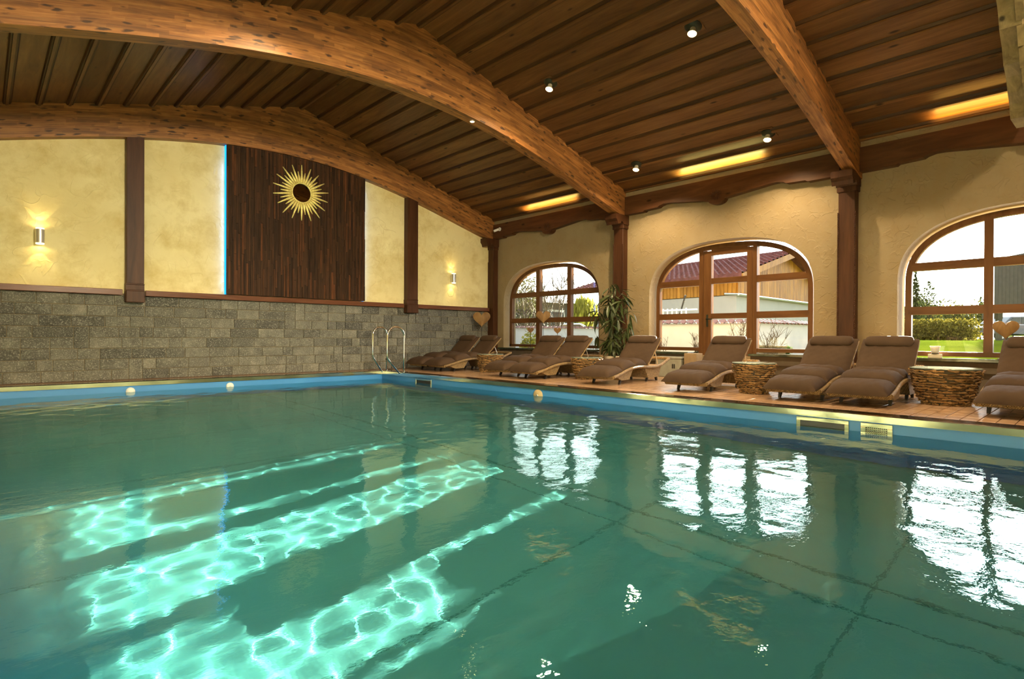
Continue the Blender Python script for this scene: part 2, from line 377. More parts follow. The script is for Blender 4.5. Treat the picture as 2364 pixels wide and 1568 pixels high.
# ================================================================== THE HALL
XW, YE, XL, YN = 9.55, 10.84, -0.65, -5.5       # window wall, end wall, left wall, near wall (inner faces)
ARCH_C = (4.65087117e-04, 3.11292812e-04, -4.95524602e-02, -1.94365197e-02, 4.13587481)
def arch(x):
    t = x-4.4; r = 0.0
    for c in ARCH_C: r = r*t + c
    return r
def zc(x): return float(np.interp(x, [-0.65, 4.5, 9.55], [3.74, 5.10, 3.62]))
POOL = (-0.35, 6.13, -0.8, 10.43)               # x0 x1 y0 y1
ZW, ZF = -0.165, -1.55

def struct(o, label=None): return tag(o, label, kind='structure')
class MBs(MB): pass

# ---- ceiling: wide boards with narrow cover battens, bay by bay
ceiling = struct(empty('ceiling'), 'dark stained plank ceiling rising to a ridge between arched beams')
bays = [(6.90, 10.68), (2.72, 6.70), (-1.40, 2.55), (YN, -1.60)]
PITCH = 0.351
def slope_box(x0, x1, y0, y1, up, down, cham=0.0):
    a0, a1 = zc(x0), zc(x1)
    mb = MB()
    if cham:
        poly = [(x0, a0+up), (x1, a1+up), (x1, a1-0.002), (x1-cham, zc(x1-cham)-down), (x0+cham, zc(x0+cham)-down), (x0, a0-0.002)]
    else: poly = [(x0, a0+up), (x1, a1+up), (x1, a1-down), (x0, a0-down)]
    return mb.prism(poly, y0, y1, 'XZ')
xs = [4.5]
while xs[-1] < XW+0.3: xs.append(xs[-1]+PITCH)
xl = [4.5]
while xl[-1] > XL-0.3: xl.append(xl[-1]-PITCH)
edges = sorted(set(xl+xs))
for bi, (y0, y1) in enumerate(bays):
    for i in range(len(edges)-1):
        j = random.uniform(-0.003, 0.003)
        slope_box(edges[i], edges[i+1], y0, y1, 0.03+j, j).obj('ceiling_board', MAT['board'], ceiling)
        if i > 0:
            slope_box(edges[i]-0.05, edges[i]+0.05, y0, y1, 0.0, 0.030, 0.014).obj('cover_batten', MAT['batten'], ceiling)
            slope_box(edges[i]-0.022, edges[i]+0.022, y0, y1, -0.028, 0.046, 0.006).obj('cover_batten', MAT['board'], ceiling)
roof = MB()
roof.prism([(XL-0.4, 3.82), (4.5, 5.16), (XW+0.4, 3.68), (XW+0.4, 3.9), (4.5, 5.4), (XL-0.4, 4.0)], YN-0.3, YE+0.3, 'XZ')
roof.obj('roof_deck', MAT['board'], ceiling)

# ---- arched glulam beams
def arch_beam(y0, y1, label):
    mb = MB(); N = 60; xsb = [XL + (XW-XL)*i/N for i in range(N+1)]
    s = [0.0]
    for i in range(N): s.append(s[-1] + math.hypot(xsb[i+1]-xsb[i], arch(xsb[i+1])-arch(xsb[i])))
    def ztop(x): return zc(x) + 0.012
    nv = 1
    for fi, y in enumerate((y0, y1)):
        vs = []; 
        for i, x in enumerate(xsb): vs += [(x, y, arch(x)), (x, y, ztop(x))]
        fs = [(2*i, 2*i+2, 2*i+3, 2*i+1) for i in range(N)]
        uv = [[(s[i], 0.0), (s[i+1], 0.0), (s[i+1], ztop(xsb[i+1])-arch(xsb[i+1])), (s[i], ztop(xsb[i])-arch(xsb[i]))] for i in range(N)]
        mb.use_uv = True; mb.add(vs, fs, uv)
    vs = []
    for x, in zip(xsb): vs += [(x, y0, arch(x)), (x, y1, arch(x))]
    mb.add(vs, [(2*i, 2*i+1, 2*i+3, 2*i+2) for i in range(N)], [[(s[i], 3.0), (s[i], 3.2), (s[i+1], 3.2), (s[i+1], 3.0)] for i in range(N)])
    vs = []
    for x in xsb: vs += [(x, y0, ztop(x)), (x, y1, ztop(x))]
    mb.add(vs, [(2*i, 2*i+2, 2*i+3, 2*i+1) for i in range(N)], [[(s[i], 5.0), (s[i+1], 5.0), (s[i+1], 5.2), (s[i], 5.2)] for i in range(N)])
    # bevel along the lower edges: small quarter strip is left to the bevel modifier
    o = mb.obj('arched_beam', MAT['glulam'])
    return tag(o, label, 'beam', 'laminated arched roof beams')
arch_beam(10.68, YE, 'dim arched timber beam running along the top of the stone and plaster end wall')
arch_beam(6.70, 6.90, 'long orange arched timber beam crossing the middle of the ceiling above the pool')
arch_beam(2.55, 2.72, 'arched timber beam nearest the camera, coming down onto the post by the sunlit window')
arch_beam(-1.60, -1.40, 'arched timber beam behind the viewpoint')

# ---- window wall
WIN_C = (8.93, 4.71, 0.60); WHALF = 1.50
def warch(t, zs, zt, p=2.5): return zs + (zt-zs)*max(0.0, 1-abs(t)**p)**(1/p)
wallr = MB(); T0, T1 = XW, XW+0.42
NB = 40
def wall_seg(ya, yb, za, zb):
    wallr.box((T0, ya, za), (T1, yb, zb))
solid = [(YN, -4.92-0.0)]
prev = YN
cents = sorted([-3.6] + list(WIN_C))
for c in cents:
    a, b = c-WHALF, c+WHALF
    wall_seg(prev, a, -0.02, 3.75)
    # below sill
    wall_seg(a, b, -0.02, 0.40)
    for i in range(NB):
        ta = -math.cos(PI*i/NB); tb = -math.cos(PI*(i+1)/NB)
        y_a, y_b = c+ta*WHALF, c+tb*WHALF
        za, zb = warch(ta, 1.50, 2.46), warch(tb, 1.50, 2.46)
        vs = [(T0, y_a, za), (T0, y_b, zb), (T0, y_b, 3.75), (T0, y_a, 3.75), (T1, y_a, za), (T1, y_b, zb), (T1, y_b, 3.75), (T1, y_a, 3.75)]
        wallr.add(vs, [(0,1,2,3), (4,7,6,5), (0,4,5,1), (3,2,6,7)])
    prev = b
wall_seg(prev, YE+0.3, -0.02, 3.75)
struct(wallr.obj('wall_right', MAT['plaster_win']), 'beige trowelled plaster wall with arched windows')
# left wall, near wall: plain plaster
wl = MB().box((XL-0.3, YN-0.3, -0.05), (XL, YE+0.3, 3.9)); struct(wl.obj('wall_left', MAT['plaster_end']))
wnr = MB().box((XL-0.3, YN-0.3, -0.05), (XW+0.42, YN, 5.3)); struct(wnr.obj('wall_near', MAT['plaster_end']))

# ---- end wall: plaster above, slate slips below
we = MB().box((XL-0.3, YE+0.012, -0.3), (XW+0.42, YE+0.35, 5.3)); wall_far = struct(we.obj('wall_far', MAT['grout']), 'end wall of ochre plaster over grey split stone')
pl = MB()
NX = 60
for i in range(NX):
    xa = XL+(XW-XL)*i/NX; xb = XL+(XW-XL)*(i+1)/NX
    pl.add([(xa, YE-0.004, 1.38), (xb, YE-0.004, 1.38), (xb, YE-0.004, 4.6), (xa, YE-0.004, 4.6)], [(0, 1, 2, 3)])
pl.box((XL, YE-0.004, 1.38), (XW, YE+0.02, 4.6))
pl = MB().box((XL, YE-0.006, 1.38), (XW, YE+0.02, 4.6)); pl.obj('plaster_panel', MAT['plaster_end'], wall_far)
rs = random.Random(3); COURSE = 0.169
grid_ = {}
nst = 0
rows = 8
occupied = [[] for _ in range(rows+1)]
for r in range(rows):
    x = -0.1 - rs.random()*0.2
    ztop = 1.352 - r*COURSE; zbot = ztop-COURSE
    while x < XW-0.15:
        w = rs.choice([0.19, 0.28, 0.33, 0.38, 0.38, 0.42, 0.48])
        if any(a < x+0.05 < b for a, b in occupied[r]):
            x = max(b for a, b in occupied[r] if a < x+0.05 < b); continue
        nxt = [a for a, b in occupied[r] if a > x+0.01]
        if nxt and x+w > min(nxt)-0.05: w = min(nxt)-x
        if x+w > XW-0.02: w = XW-0.02-x
        if w < 0.06: x += w; continue
        h = COURSE; dbl = (w < 0.2 and r < rows-1 and rs.random() < 0.35)
        if dbl: h = 2*COURSE; occupied[r+1].append((x, x+w))
        zb = max(ztop-h, 0.004)
        pr = rs.uniform(0.0, 0.007)
        mb = MB(); mb.box((x+0.005, YE-0.006-pr, zb+0.005), (x+w-0.005, YE+0.014, ztop-0.005), 0.003)
        if x+w > -0.1:
            mb.obj('stone', MAT['stone'], wall_far); nst += 1
        x += w
# skirting tile line at the foot
MB().box((XL, YE-0.035, 0.0), (XW, YE-0.0265, 0.012)).obj('foot_joint', MAT['joint'], wall_far)
# rail between stone and plaster
rl = MB()
for xa, xb in ((XL, 1.66), (1.97, 6.86), (7.22, 9.36)):
    rl.box((xa, YE-0.09, 1.352), (xb, YE-0.004, 1.442), 0.006)
struct(rl.obj('trim_1', MAT['rail']), 'varnished rail between the stone and the plaster')
def pilaster(x0, x1, label):
    t = empty('wall_pilaster', ((x0+x1)/2, YE, 1.24), 0, label, 'pilaster', 'brown pilasters on the end wall'); w = (x1-x0)/2
    top = arch((x0+x1)/2) - 1.24 + 0.03
    MB().box((-w, -0.15, 0.30), (w, -0.006, top), 0.006).obj('shaft', MAT['post'], t)
    MB().box((-w-0.008, -0.165, 0.0), (w+0.008, -0.006, 0.185), 0.008).obj('base_block', MAT['post'], t)
    MB().prism([(-0.155, 0.185), (-0.006, 0.185), (-0.006, 0.30), (-0.155, 0.30), (-0.155, 0.287), (-0.142, 0.280), (-0.142, 0.205), (-0.155, 0.198)], -w-0.004, w+0.004, 'YZ').obj('moulding', MAT['post'], t)
pilaster(1.70, 1.94, 'left brown wooden pilaster with moulded foot, beside the left wall lamp')
pilaster(6.90, 7.18, 'right brown wooden pilaster with moulded foot, between the wood strip panel and the corner')

# ---- wood strip panel with blue light strips behind its edges
pan = empty('strip_panel', (4.52, YE, 1.45), 0, 'dark panel of narrow upright reclaimed wood strips on the end wall', 'wall panel')
def m_strips():
    m = M_('reclaimed_wood_strips', 0.6, spec=0.15); g = m.node('NewGeometry'); r = g.outputs['Random Per Island']
    p = m.coord('Object', (14, 14, 1.2)); n = m.noise(p, 3.0, 5, 0.65)
    c = m.ramp(n, [(0.3, (0.022, 0.011, 0.005)), (0.7, (0.065, 0.031, 0.014))])
    k = m.ramp(r, [(0.0, (0.5, 0.5, 0.5)), (0.7, (1.0, 0.95, 0.9)), (0.9, (1.6, 1.3, 1.1)), (1.0, (2.3, 1.7, 1.2))])
    m.col(m.mix(1.0, c, k, 'MULTIPLY')); m.bump(n, 0.3, 0.004); return m.m
sm = MB(); px0, px1 = -1.34, 1.35
x = px0
while x < px1-0.01:
    w = min(rs.choice([0.028, 0.034, 0.040]), px1-x); ztp = min(arch(4.52+x), arch(4.52+x+w))-1.45-0.002; z = -rs.random()*0.5
    while z < ztp:
        h = rs.uniform(0.35, 1.1); za, zb = max(z, 0.0), min(z+h, ztp)
        if zb-za > 0.02: sm.box((x+0.001, -0.125-rs.uniform(0, 0.016), za+0.002), (x+w-0.001, -0.095, zb-0.002))
        z += h
    x += w
tag(sm.obj('wood_strip', m_strips(), pan), kind='stuff')
MB().prism([(px0+0.02, 0.0), (px1-0.02, 0.0)] + [(px1-0.02-(px1-px0-0.04)*i/10, arch(4.52+px1-0.02-(px1-px0-0.04)*i/10)-1.45-0.004) for i in range(11)], -0.097, -0.03, 'XZ').obj('backing_board', MAT['bench_in'], pan)
for sx, nm in ((px0+0.004, -1), (px1-0.004, 1)):
    zt = arch(4.52+sx)-1.45
    tag(MB().box((sx-0.006 if nm < 0 else sx-0.008, -0.075, 0.0), (sx+0.008 if nm < 0 else sx+0.006, -0.012, zt)).obj('led_strip', MAT['led'], pan), 'glowing blue light strip')

for xx, dx in ((3.178, -1), (5.872, 1)):
    lamp('led_light', 'AREA', (xx+dx*0.012, YE-0.045, 2.65), 1.6, (0.30, 0.40, 1.0), direction=(dx, 0.15, 0), shape='RECTANGLE', size=0.05, size_y=2.3)
# ---- window wall fascia with carved medallions, one per bay
def fascia(c, ya, yb, label):
    t = empty('carved_fascia_beam', (XW, c, 3.17), 0, label, 'beam', 'carved beams along the top of the window wall')
    h = (yb-ya)/2; top = 0.355
    half = [(h, 0.0), (1.50, 0.0), (1.47, 0.022), (1.18, 0.035), (1.14, 0.06), (1.05, 0.082), (0.95, 0.080), (0.16, -0.015)]
    lo = [(-y, z) for y, z in half]
    pts = [(p[0], p[1]) for p in lo]
    N = 10
    for i in range(N+1):
        a = PI - PI*i/N*-1
        a = PI + PI*i/N; pts.append((0.155*math.cos(a), -0.015+0.11*math.sin(a)*0.8))
    pts += half[::-1]
    poly = pts + [(h, top), (-h, top)]
    # build as vertical strips so the outline stays clean
    mb = MB(); ys = [p[0] for p in pts]; low = [p[1] for p in pts]
    o2 = sorted(zip(ys, low), key=lambda q: q[0])
    yy = []; zz = []
    for q in o2:
        if yy and abs(q[0]-yy[-1]) < 1e-6: continue
        yy.append(q[0]); zz.append(q[1])
    n = len(yy); vs = []
    for y, z in zip(yy, zz):
        for X in (-0.14, -0.005): vs += [(X, y, z), (X, y, top)]
    fs = []
    for i in range(n-1):
        a = 4*i; b = 4*(i+1)
        fs += [(a, b, b+1, a+1), (a+2, a+3, b+3, b+2), (a, a+2, b+2, b), (a+1, b+1, b+3, a+3)]
    fs += [(0, 1, 3, 2), (4*(n-1), 4*(n-1)+2, 4*(n-1)+3, 4*(n-1)+1)]
    mb.add(vs, fs); mb.obj('carved_board', MAT['fascia'], t)
    md = MB()
    for k in range(14):
        a = 2*PI*k/14
        pts3 = []
        for j in range(5):
            rr = 0.02+0.085*j/4; aa = a+0.5*j/4
            pts3.append((-0.142, rr*math.cos(aa), 0.065+rr*math.sin(aa)))
        md.tube(pts3, 0.006, 5, rad=[0.003, 0.006, 0.008, 0.007, 0.003])
    md.obj('sun_carving', MAT['fascia'], t, smooth=True)
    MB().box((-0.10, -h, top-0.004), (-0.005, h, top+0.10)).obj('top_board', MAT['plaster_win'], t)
fascia(8.83, 6.945, 10.70, 'short carved fascia beam over the left window, next to the corner')
fascia(4.77, 2.82, 6.72, 'carved fascia beam with sunburst medallion over the window with the door')
fascia(0.60, -1.40, 2.60, 'carved fascia beam over the sunlit right window')
fascia(-3.60, -5.45, -1.62, 'carved fascia beam behind the viewpoint')

# ---- columns against the window wall
def column(y0, y1, label, far=True):
    yc_ = (y0+y1)/2; h = (y1-y0)/2
    t = empty('wooden_column', (9.465, yc_, 0.0), 0, label, 'column', 'brown columns of the window wall')
    MB().box((-0.083, -h, 0.0), (0.083, h, 2.93), 0.008).obj('shaft', MAT['post'], t)
    # corbel: bracket reaching into the room and along the wall
    MB().box((-0.10, -h-0.02, 2.90), (0.083, h+0.02, 2.98), 0.006).obj('capital_plate', MAT['post'], t)
    prof = [(-0.34, 3.165), (0.083, 3.165), (0.083, 2.98), (-0.10, 2.98), (-0.115, 3.01), (-0.14, 3.03), (-0.175, 3.03), (-0.19, 2.99), (-0.28, 2.965), (-0.30, 3.02), (-0.34, 3.07)]
    MB().prism(prof, -h-0.03, h+0.03, 'XZ').obj('corbel', MAT['post'], t)
    for sx, sy in ((-0.083, -h), (-0.083, h)):
        mb = MB()
        for ph in (0, PI):
            pts = []
            L = 78
            for i in range(L*4+1):
                z = 0.5 + 2.1*i/(L*4); a = 2*PI*i/8.0+ph
                pts.append((sx+0.006*math.cos(a), sy+0.006*math.sin(a), z))
            mb.tube(pts, 0.0075, 5)
        mb.obj('rope_moulding', MAT['post'], t, smooth=True)
column(10.64, YE-0.006, 'brown corner column with rope edge, beside the big heart')
column(6.72, 6.945, 'brown rope-edged column behind the tall potted plant')
column(2.595, 2.82, 'brown rope-edged column between the door window and the sunlit window')
column(-1.62, -1.40, 'brown rope-edged column behind the viewpoint')

# ---- windows
XG = 9.75
def frame_arch(y, c, half=1.437, zs=1.50, zt=2.415): return warch(min(1, max(-1, (y-c)/half)), zs, zt)
def win_pieces(root, c, panes_y, rails, x0=XG-0.045, x1=XG+0.045, skip_bottom=None):
    half = 1.437
    # outer frame: jambs, sill rail, arched head
    mb = MB(); N = 48; inner = half-0.075
    outl = [(c-half, 0.476)] + [(c-half*math.cos(PI*i/N), warch(-math.cos(PI*i/N), 1.50, 2.415)) for i in range(N+1)] + [(c+half, 0.476)]
    inl = [(c-inner, 0.54)] + [(c-inner*math.cos(PI*i/N), warch(-math.cos(PI*i/N), 1.50, 2.335)) for i in range(N+1)] + [(c+inner, 0.54)]
    n = len(outl); vs = []
    for (a, b), (a2, b2) in zip(outl, inl): vs += [(x0, a, b), (x1, a, b), (x0, a2, b2), (x1, a2, b2)]
    fs = []
    for i in range(n-1):
        p, q = 4*i, 4*(i+1); fs += [(p, q, q+2, p+2), (p+1, p+3, q+3, q+1), (p, p+1, q+1, q), (p+2, q+2, q+3, p+3)]
    fs += [(0, 2, 3, 1), (4*(n-1), 4*(n-1)+1, 4*(n-1)+3, 4*(n-1)+2)]
    mb.add(vs, fs); mb.obj('window_frame', MAT['framez'], root)
    if True:
        segs = [(c-half, c+half)] if skip_bottom is None else [(c-half, skip_bottom[0]), (skip_bottom[1], c+half)]
        for a, b in segs: MB().box((x0, a, 0.476), (x1, b, 0.54)).obj('bottom_rail', MAT['frame'], root)
    return inner
def slab_under_arch(ya, yb, za, zb, c, x0, x1, ex=0.08):
    """box whose top is clipped by the arched head"""
    N = max(1, int(abs(yb-ya)/0.06)); vs = []; fs = []
    for i in range(N+1):
        y = ya+(yb-ya)*i/N; zt = min(zb, warch(min(1, max(-1, (y-c)/(1.437-0.05))), 1.50, 2.36)); zt = max(zt, za+0.002)
        vs += [(x0, y, za), (x1, y, za), (x0, y, zt), (x1, y, zt)]
    for i in range(N):
        p, q = 4*i, 4*(i+1); fs += [(p, q, q+2, p+2), (p+1, p+3, q+3, q+1), (p, p+1, q+1, q), (p+2, q+2, q+3, p+3)]
    fs += [(0, 2, 3, 1), (4*N, 4*N+1, 4*N+3, 4*N+2)]
    return MB().add(vs, fs)
ROWS = [(0.54, 1.06), (1.172, 1.682), (1.795, 2.5)]
def window(name, c, panes, label, mulls, nodoor=True):
    root = struct(empty(name), label)
    win_pieces(root, c, panes, None)
    for a, b in mulls: slab_under_arch(a, b, 0.54, 2.6, c, XG-0.05, XG+0.05).obj('mullion', MAT['framez'], root)
    lo, hi = c-1.40, c+1.40
    for z0, z1 in ((1.06, 1.172), (1.682, 1.795)):
        slab_under_arch(lo, hi, z0, z1, c, XG-0.048, XG+0.048).obj('transom', MAT['frame'], root)
    for ya, yb in panes:
        for z0, z1 in ROWS: slab_under_arch(ya-0.01, yb+0.01, z0-0.01, z1+0.01, c, XG-0.004, XG+0.004).obj('pane', MAT['glass'], root)
    return root
window('window_1', 8.93, [(7.54, 8.36), (8.46, 9.34), (9.44, 10.31)], 'left arched window nearest the corner', [(8.355, 8.463), (9.331, 9.446)])
window('window_3', 0.60, [(-0.78, 0.10), (0.20, 1.065), (1.162, 1.99)], 'right arched window with the low sun in it', [(0.10, 0.197), (1.065, 1.162)])
window('window_4', -3.60, [(-4.98, -4.10), (-4.0, -3.2), (-3.1, -2.22)], 'arched window behind the viewpoint', [(-4.10, -4.0), (-3.2, -3.1)])
w2 = struct(empty('window_2'), 'middle arched window around the garden door')
win_pieces(w2, 4.71, None, None, skip_bottom=(4.21, 5.16))
for a, b in ((5.15, 5.236), (4.169, 4.235)): slab_under_arch(a, b, 0.40, 2.6, 4.71, XG-0.055, XG+0.055).obj('mullion', MAT['framez'], w2)
for a, b in ((5.236, 6.10), (3.33, 4.169)):
    for z0, z1 in ((1.06, 1.172), (1.682, 1.795)): slab_under_arch(a, b, z0, z1, 4.71, XG-0.048, XG+0.048).obj('transom', MAT['frame'], w2)
    for z0, z1 in ROWS: slab_under_arch(a-0.005, b+0.005, z0-0.01, z1+0.01, 4.71, XG-0.004, XG+0.004).obj('pane', MAT['glass'], w2)
d1 = struct(empty('door_1'), 'wood framed glazed garden door in the middle window')
for a, b in ((4.997, 5.148), (4.237, 4.342)): MB().box((XG-0.06, a, 0.02), (XG+0.04, b, 2.30), 0.006).obj('stile', MAT['framez'], d1)
for z0, z1 in ((0.02, 0.54), (1.065, 1.16), (1.70, 1.80), (2.22, 2.34)):
    MB().box((XG-0.058, 4.33, z0), (XG+0.038, 5.0, z1), 0.004).obj('door_rail', MAT['frame'], d1)
for z0, z1 in ((0.53, 1.07), (1.15, 1.71), (1.79, 2.23)): MB().box((XG-0.004, 4.335, z0), (XG+0.004, 5.005, z1)).obj('pane', MAT['glass'], d1)
hd = MB(); hd.box((XG-0.068, 5.05, 0.92), (XG-0.058, 5.085, 1.14), 0.002); hd.tube([(XG-0.06, 5.067, 1.06), (XG-0.105, 5.067, 1.06), (XG-0.11, 5.05, 1.06), (XG-0.11, 4.95, 1.055)], 0.010, 8)
hd.obj('door_handle', MAT['lamp_green'], d1, smooth=True, angle=40)

# ---- stone sill slabs and heater recess beneath
def sill(ya, yb, label):
    t = empty('stone_sill', (XW, (ya+yb)/2, 0.0), 0, label, 'sill', 'dark stone sills under the windows'); h = (yb-ya)/2
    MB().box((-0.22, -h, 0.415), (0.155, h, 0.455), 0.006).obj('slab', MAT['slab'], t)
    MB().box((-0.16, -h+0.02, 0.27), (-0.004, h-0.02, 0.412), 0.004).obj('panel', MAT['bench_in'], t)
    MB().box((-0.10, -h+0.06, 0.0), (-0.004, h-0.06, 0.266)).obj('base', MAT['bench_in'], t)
sill(7.42, 10.42, 'dark stone sill under the left window by the corner')
sill(5.25, 6.20, 'short dark stone sill left of the garden door')
sill(3.22, 4.16, 'short dark stone sill right of the garden door')
sill(-0.88, 2.08, 'long dark stone sill under the sunlit window')

# ================================================================== POOL AND DECK
x0, x1, y0, y1 = POOL
x1 -= 0.012; y1 -= 0.012; x0 += 0.012; y0 += 0.012
bas = struct(empty('pool_basin'), 'swimming pool basin lined in blue')
mb = MB(); mb.add([(x1, y0, ZF), (x1, y1, ZF), (x1, y1, -0.03), (x1, y0, -0.03)], [(0, 1, 2, 3)]); 
mb.add([(x0, y1, ZF), (x1, y1, ZF), (x1, y1, -0.03), (x0, y1, -0.03)], [(0, 1, 2, 3)])
mb.add([(x0, y0, ZF), (x0, y1, ZF), (x0, y1, -0.03), (x0, y0, -0.03)], [(0, 1, 2, 3)])
mb.add([(x0, y0, ZF), (x1, y0, ZF), (x1, y0, -0.03), (x0, y0, -0.03)], [(0, 1, 2, 3)])
pw = mb.obj('pool_wall', MAT['liner'], bas)
mb = MB(); mb.add([(x0, y0, ZF), (x1, y0, ZF), (x1, y1, ZF), (x0, y1, ZF)], [(0, 1, 2, 3)])
pf = mb.obj('pool_floor', MAT['liner_floor'], bas)
sw = MB()
for yy in (0.9, 2.45, 4.0, 5.55, 7.1, 8.65): sw.box((x0, yy-0.008, ZF), (x1, yy+0.008, ZF+0.004))
sw.box((3.62, y0, ZF), (3.64, y1, ZF+0.012)); sw.box((3.35, y0, ZF), (3.362, y1, ZF+0.006))
sf = sw.obj('liner_seam', plain('dark_liner_seam', (0.08, 0.30, 0.28), 0.6), bas)
for o in (pw, pf, sf): o.cycles.is_caustics_receiver = True

x0, x1, y0, y1 = POOL
# water with real ripples
def ripple(X, Y):
    z = np.zeros_like(X); r = np.random.RandomState(5)
    for lam_, amp, n in ((1.6, 0.0012, 6), (0.75, 0.00085, 8), (0.36, 0.00070, 14), (0.17, 0.00034, 18)):
        for k in range(n):
            a = r.uniform(0, 2*PI); l = lam_*r.uniform(0.75, 1.3); ph = r.uniform(0, 2*PI)
            z += amp/math.sqrt(n)*1.4*np.sin((X*math.cos(a)+Y*math.sin(a))*2*PI/l+ph)
    m = 0.65+0.35*np.sin(X*0.9+1.0)*np.cos(Y*0.7+0.4)
    return z*m
STEP = 0.021
nx = int((x1-x0)/STEP); ny = int((y1-y0)/STEP)
gx = np.concatenate([np.linspace(x0, x1, nx+1), [x1+0.4*k for k in range(1, 31)]]); gy = np.linspace(y0, y1, ny+1); GX, GY = np.meshgrid(gx, gy); nx += 30  # unseen flat strip beyond the rim, added so refracted sun reaches the floor
GZ = ZW+ripple(GX, GY)*np.clip((x1+0.3-GX)/0.3, 0, 1)
vv = np.stack([GX, GY, GZ], -1).reshape(-1, 3)
idx = np.arange((nx+1)*(ny+1)).reshape(ny+1, nx+1)
ff = np.stack([idx[:-1, :-1], idx[:-1, 1:], idx[1:, 1:], idx[1:, :-1]], -1).reshape(-1, 4)
me = bpy.data.meshes.new('pool_water'); me.vertices.add(len(vv)); me.vertices.foreach_set('co', vv.ravel())
me.loops.add(ff.size); me.loops.foreach_set('vertex_index', ff.ravel().astype(np.int32)); me.polygons.add(len(ff))
me.polygons.foreach_set('loop_start', np.arange(0, ff.size, 4, dtype=np.int32)); me.update(calc_edges=True)
me.polygons.foreach_set('use_smooth', [True]*len(ff)); me.materials.append(MAT['water'])
wat = tag(link('pool_water', me), 'clear rippled turquoise water filling the swimming pool', 'water', kind='stuff')
wat.cycles.is_caustics_caster = True

# steel rim
rim = struct(empty('pool_rim'), 'brushed steel rim around the pool')
R1 = [(6.10, -0.068), (6.10, -0.008), (6.108, 0.0), (6.33, 0.0), (6.33, -0.02), (6.13, -0.02), (6.13, -0.068)]
MB().prism([(a, b) for a, b in R1], y0, y1-0.03, 'XZ').obj('rim_right', MAT['steel'], rim)
R2 = [(10.40, -0.068), (10.40, -0.008), (10.408, 0.0), (10.56, 0.0), (10.56, -0.02), (10.43, -0.02), (10.43, -0.068)]
MB().prism(R2, x0, 6.33, 'YZ').obj('rim_end', MAT['steel'], rim)
MB().box((x0-0.1, y0, -0.06), (x0, y1, 0.0), 0.004).obj('rim_left', MAT['steel'], rim)
MB().box((x0-0.1, y0-0.15, -0.06), (6.33, y0, 0.0), 0.004).obj('rim_near', MAT['steel'], rim)

# deck: substrate + tiles
floor = struct(empty('floor'), 'brown tiled pool deck')
fb = MB()
fb.box((6.13, YN, -1.6), (XW+0.1, YE+0.1, -0.022)); fb.box((x0-0.4, 10.43, -1.6), (6.13, YE+0.1, -0.022)); fb.box((XL, YN, -1.6), (x0-0.001, 10.43, -0.022)); fb.box((x0-0.4, YN, -1.6), (6.13, y0-0.001, -0.022))
fb.obj('deck_screed', MAT['joint'], floor)
tiles = []
TY, TX = 0.1235, 0.245
n_rows = int((YE-YN)/TY)
for j in range(n_rows):
    ya = YN + j*TY
    for i in range(13):
        xa = 6.335 + 0.028 + i*TX
        if xa > XW: continue
        tiles.append((xa, ya, min(TX, XW-xa)))
for j in range(2):
    for i in range(int((6.3-x0)/TX)+1):
        tiles.append((x0+i*TX, 10.565+j*TY*1.0, -1))
def seen(t):
    p = Vector((t[0]+0.1, t[1]+0.06, 0)) - Vector((0, 0, EYE)); d = p.dot(CF)
    if d < 0.3: return 1e6
    sx = 1182+FPX*p.dot(CR)/d
    return d if -20 < sx < 2400 else 1e5+d
tiles.sort(key=seen)
tm = MB().box((0.003, 0.003, -0.02), (TX-0.003, TY-0.004, 0.0), 0.0015).mesh('tile', MAT['tile'])
rest = MB(); nt = 0
for k, (xa, ya, w) in enumerate(tiles):
    if k < 300 and (w > 0.2 or w < 0): link('tile', tm, floor, (xa, ya, -0.001)); nt += 1
    else:
        ww = TX if w < 0 else w
        if ww > 0.02: rest.box((xa+0.003, ya+0.003, -0.021), (xa+ww-0.003, ya+TY-0.004, -0.001))
tag(rest.obj('tile_field', MAT['tile'], floor), kind='stuff')
MB().box((6.335, YN, -0.02), (6.357, 10.56, -0.002)).obj('edge_strip', plain('brown_edge_strip', (0.14, 0.085, 0.055), 0.5), floor)

# ================================================================== FURNITURE AND FITTINGS
def interp_path(pts, n):
    pts = [Vector((p[0], 0, p[1])) for p in pts]; out = []
    # Catmull-Rom through the points
    P_ = [pts[0]*2-pts[1]] + pts + [pts[-1]*2-pts[-2]]
    for i in range(1, len(P_)-2):
        for k in range(n):
            t = k/n; a, b, c, d = P_[i-1], P_[i], P_[i+1], P_[i+2]
            out.append(0.5*((2*b)+(-a+c)*t+(2*a-5*b+4*c-d)*t*t+(-a+3*b-3*c+d)*t**3))
    out.append(pts[-1]); return [(v.x, v.z) for v in out]
def ribbon(path, w, th, edge=0.0):
    """swept slab along an x-z path, width along y"""
    mb = MB(); vs = []; N = len(path)
    for i, (x, z) in enumerate(path):
        a = Vector(path[min(i+1, N-1)]) - Vector(path[max(i-1, 0)]); a.normalize(); nx_, nz_ = -a.y, a.x
        for y, d in ((-w, 0), (-w, th), (-w+0.012, th+0.006), (w-0.012, th+0.006), (w, th), (w, 0)): vs.append((x+nx_*d, y, z+nz_*d))
    fs = []
    for i in range(N-1):
        for k in range(6): fs.append((i*6+k, i*6+(k+1) % 6, (i+1)*6+(k+1) % 6, (i+1)*6+k))
    fs += [tuple(range(5, -1, -1)), tuple((N-1)*6+k for k in range(6))]
    return mb.add(vs, fs)
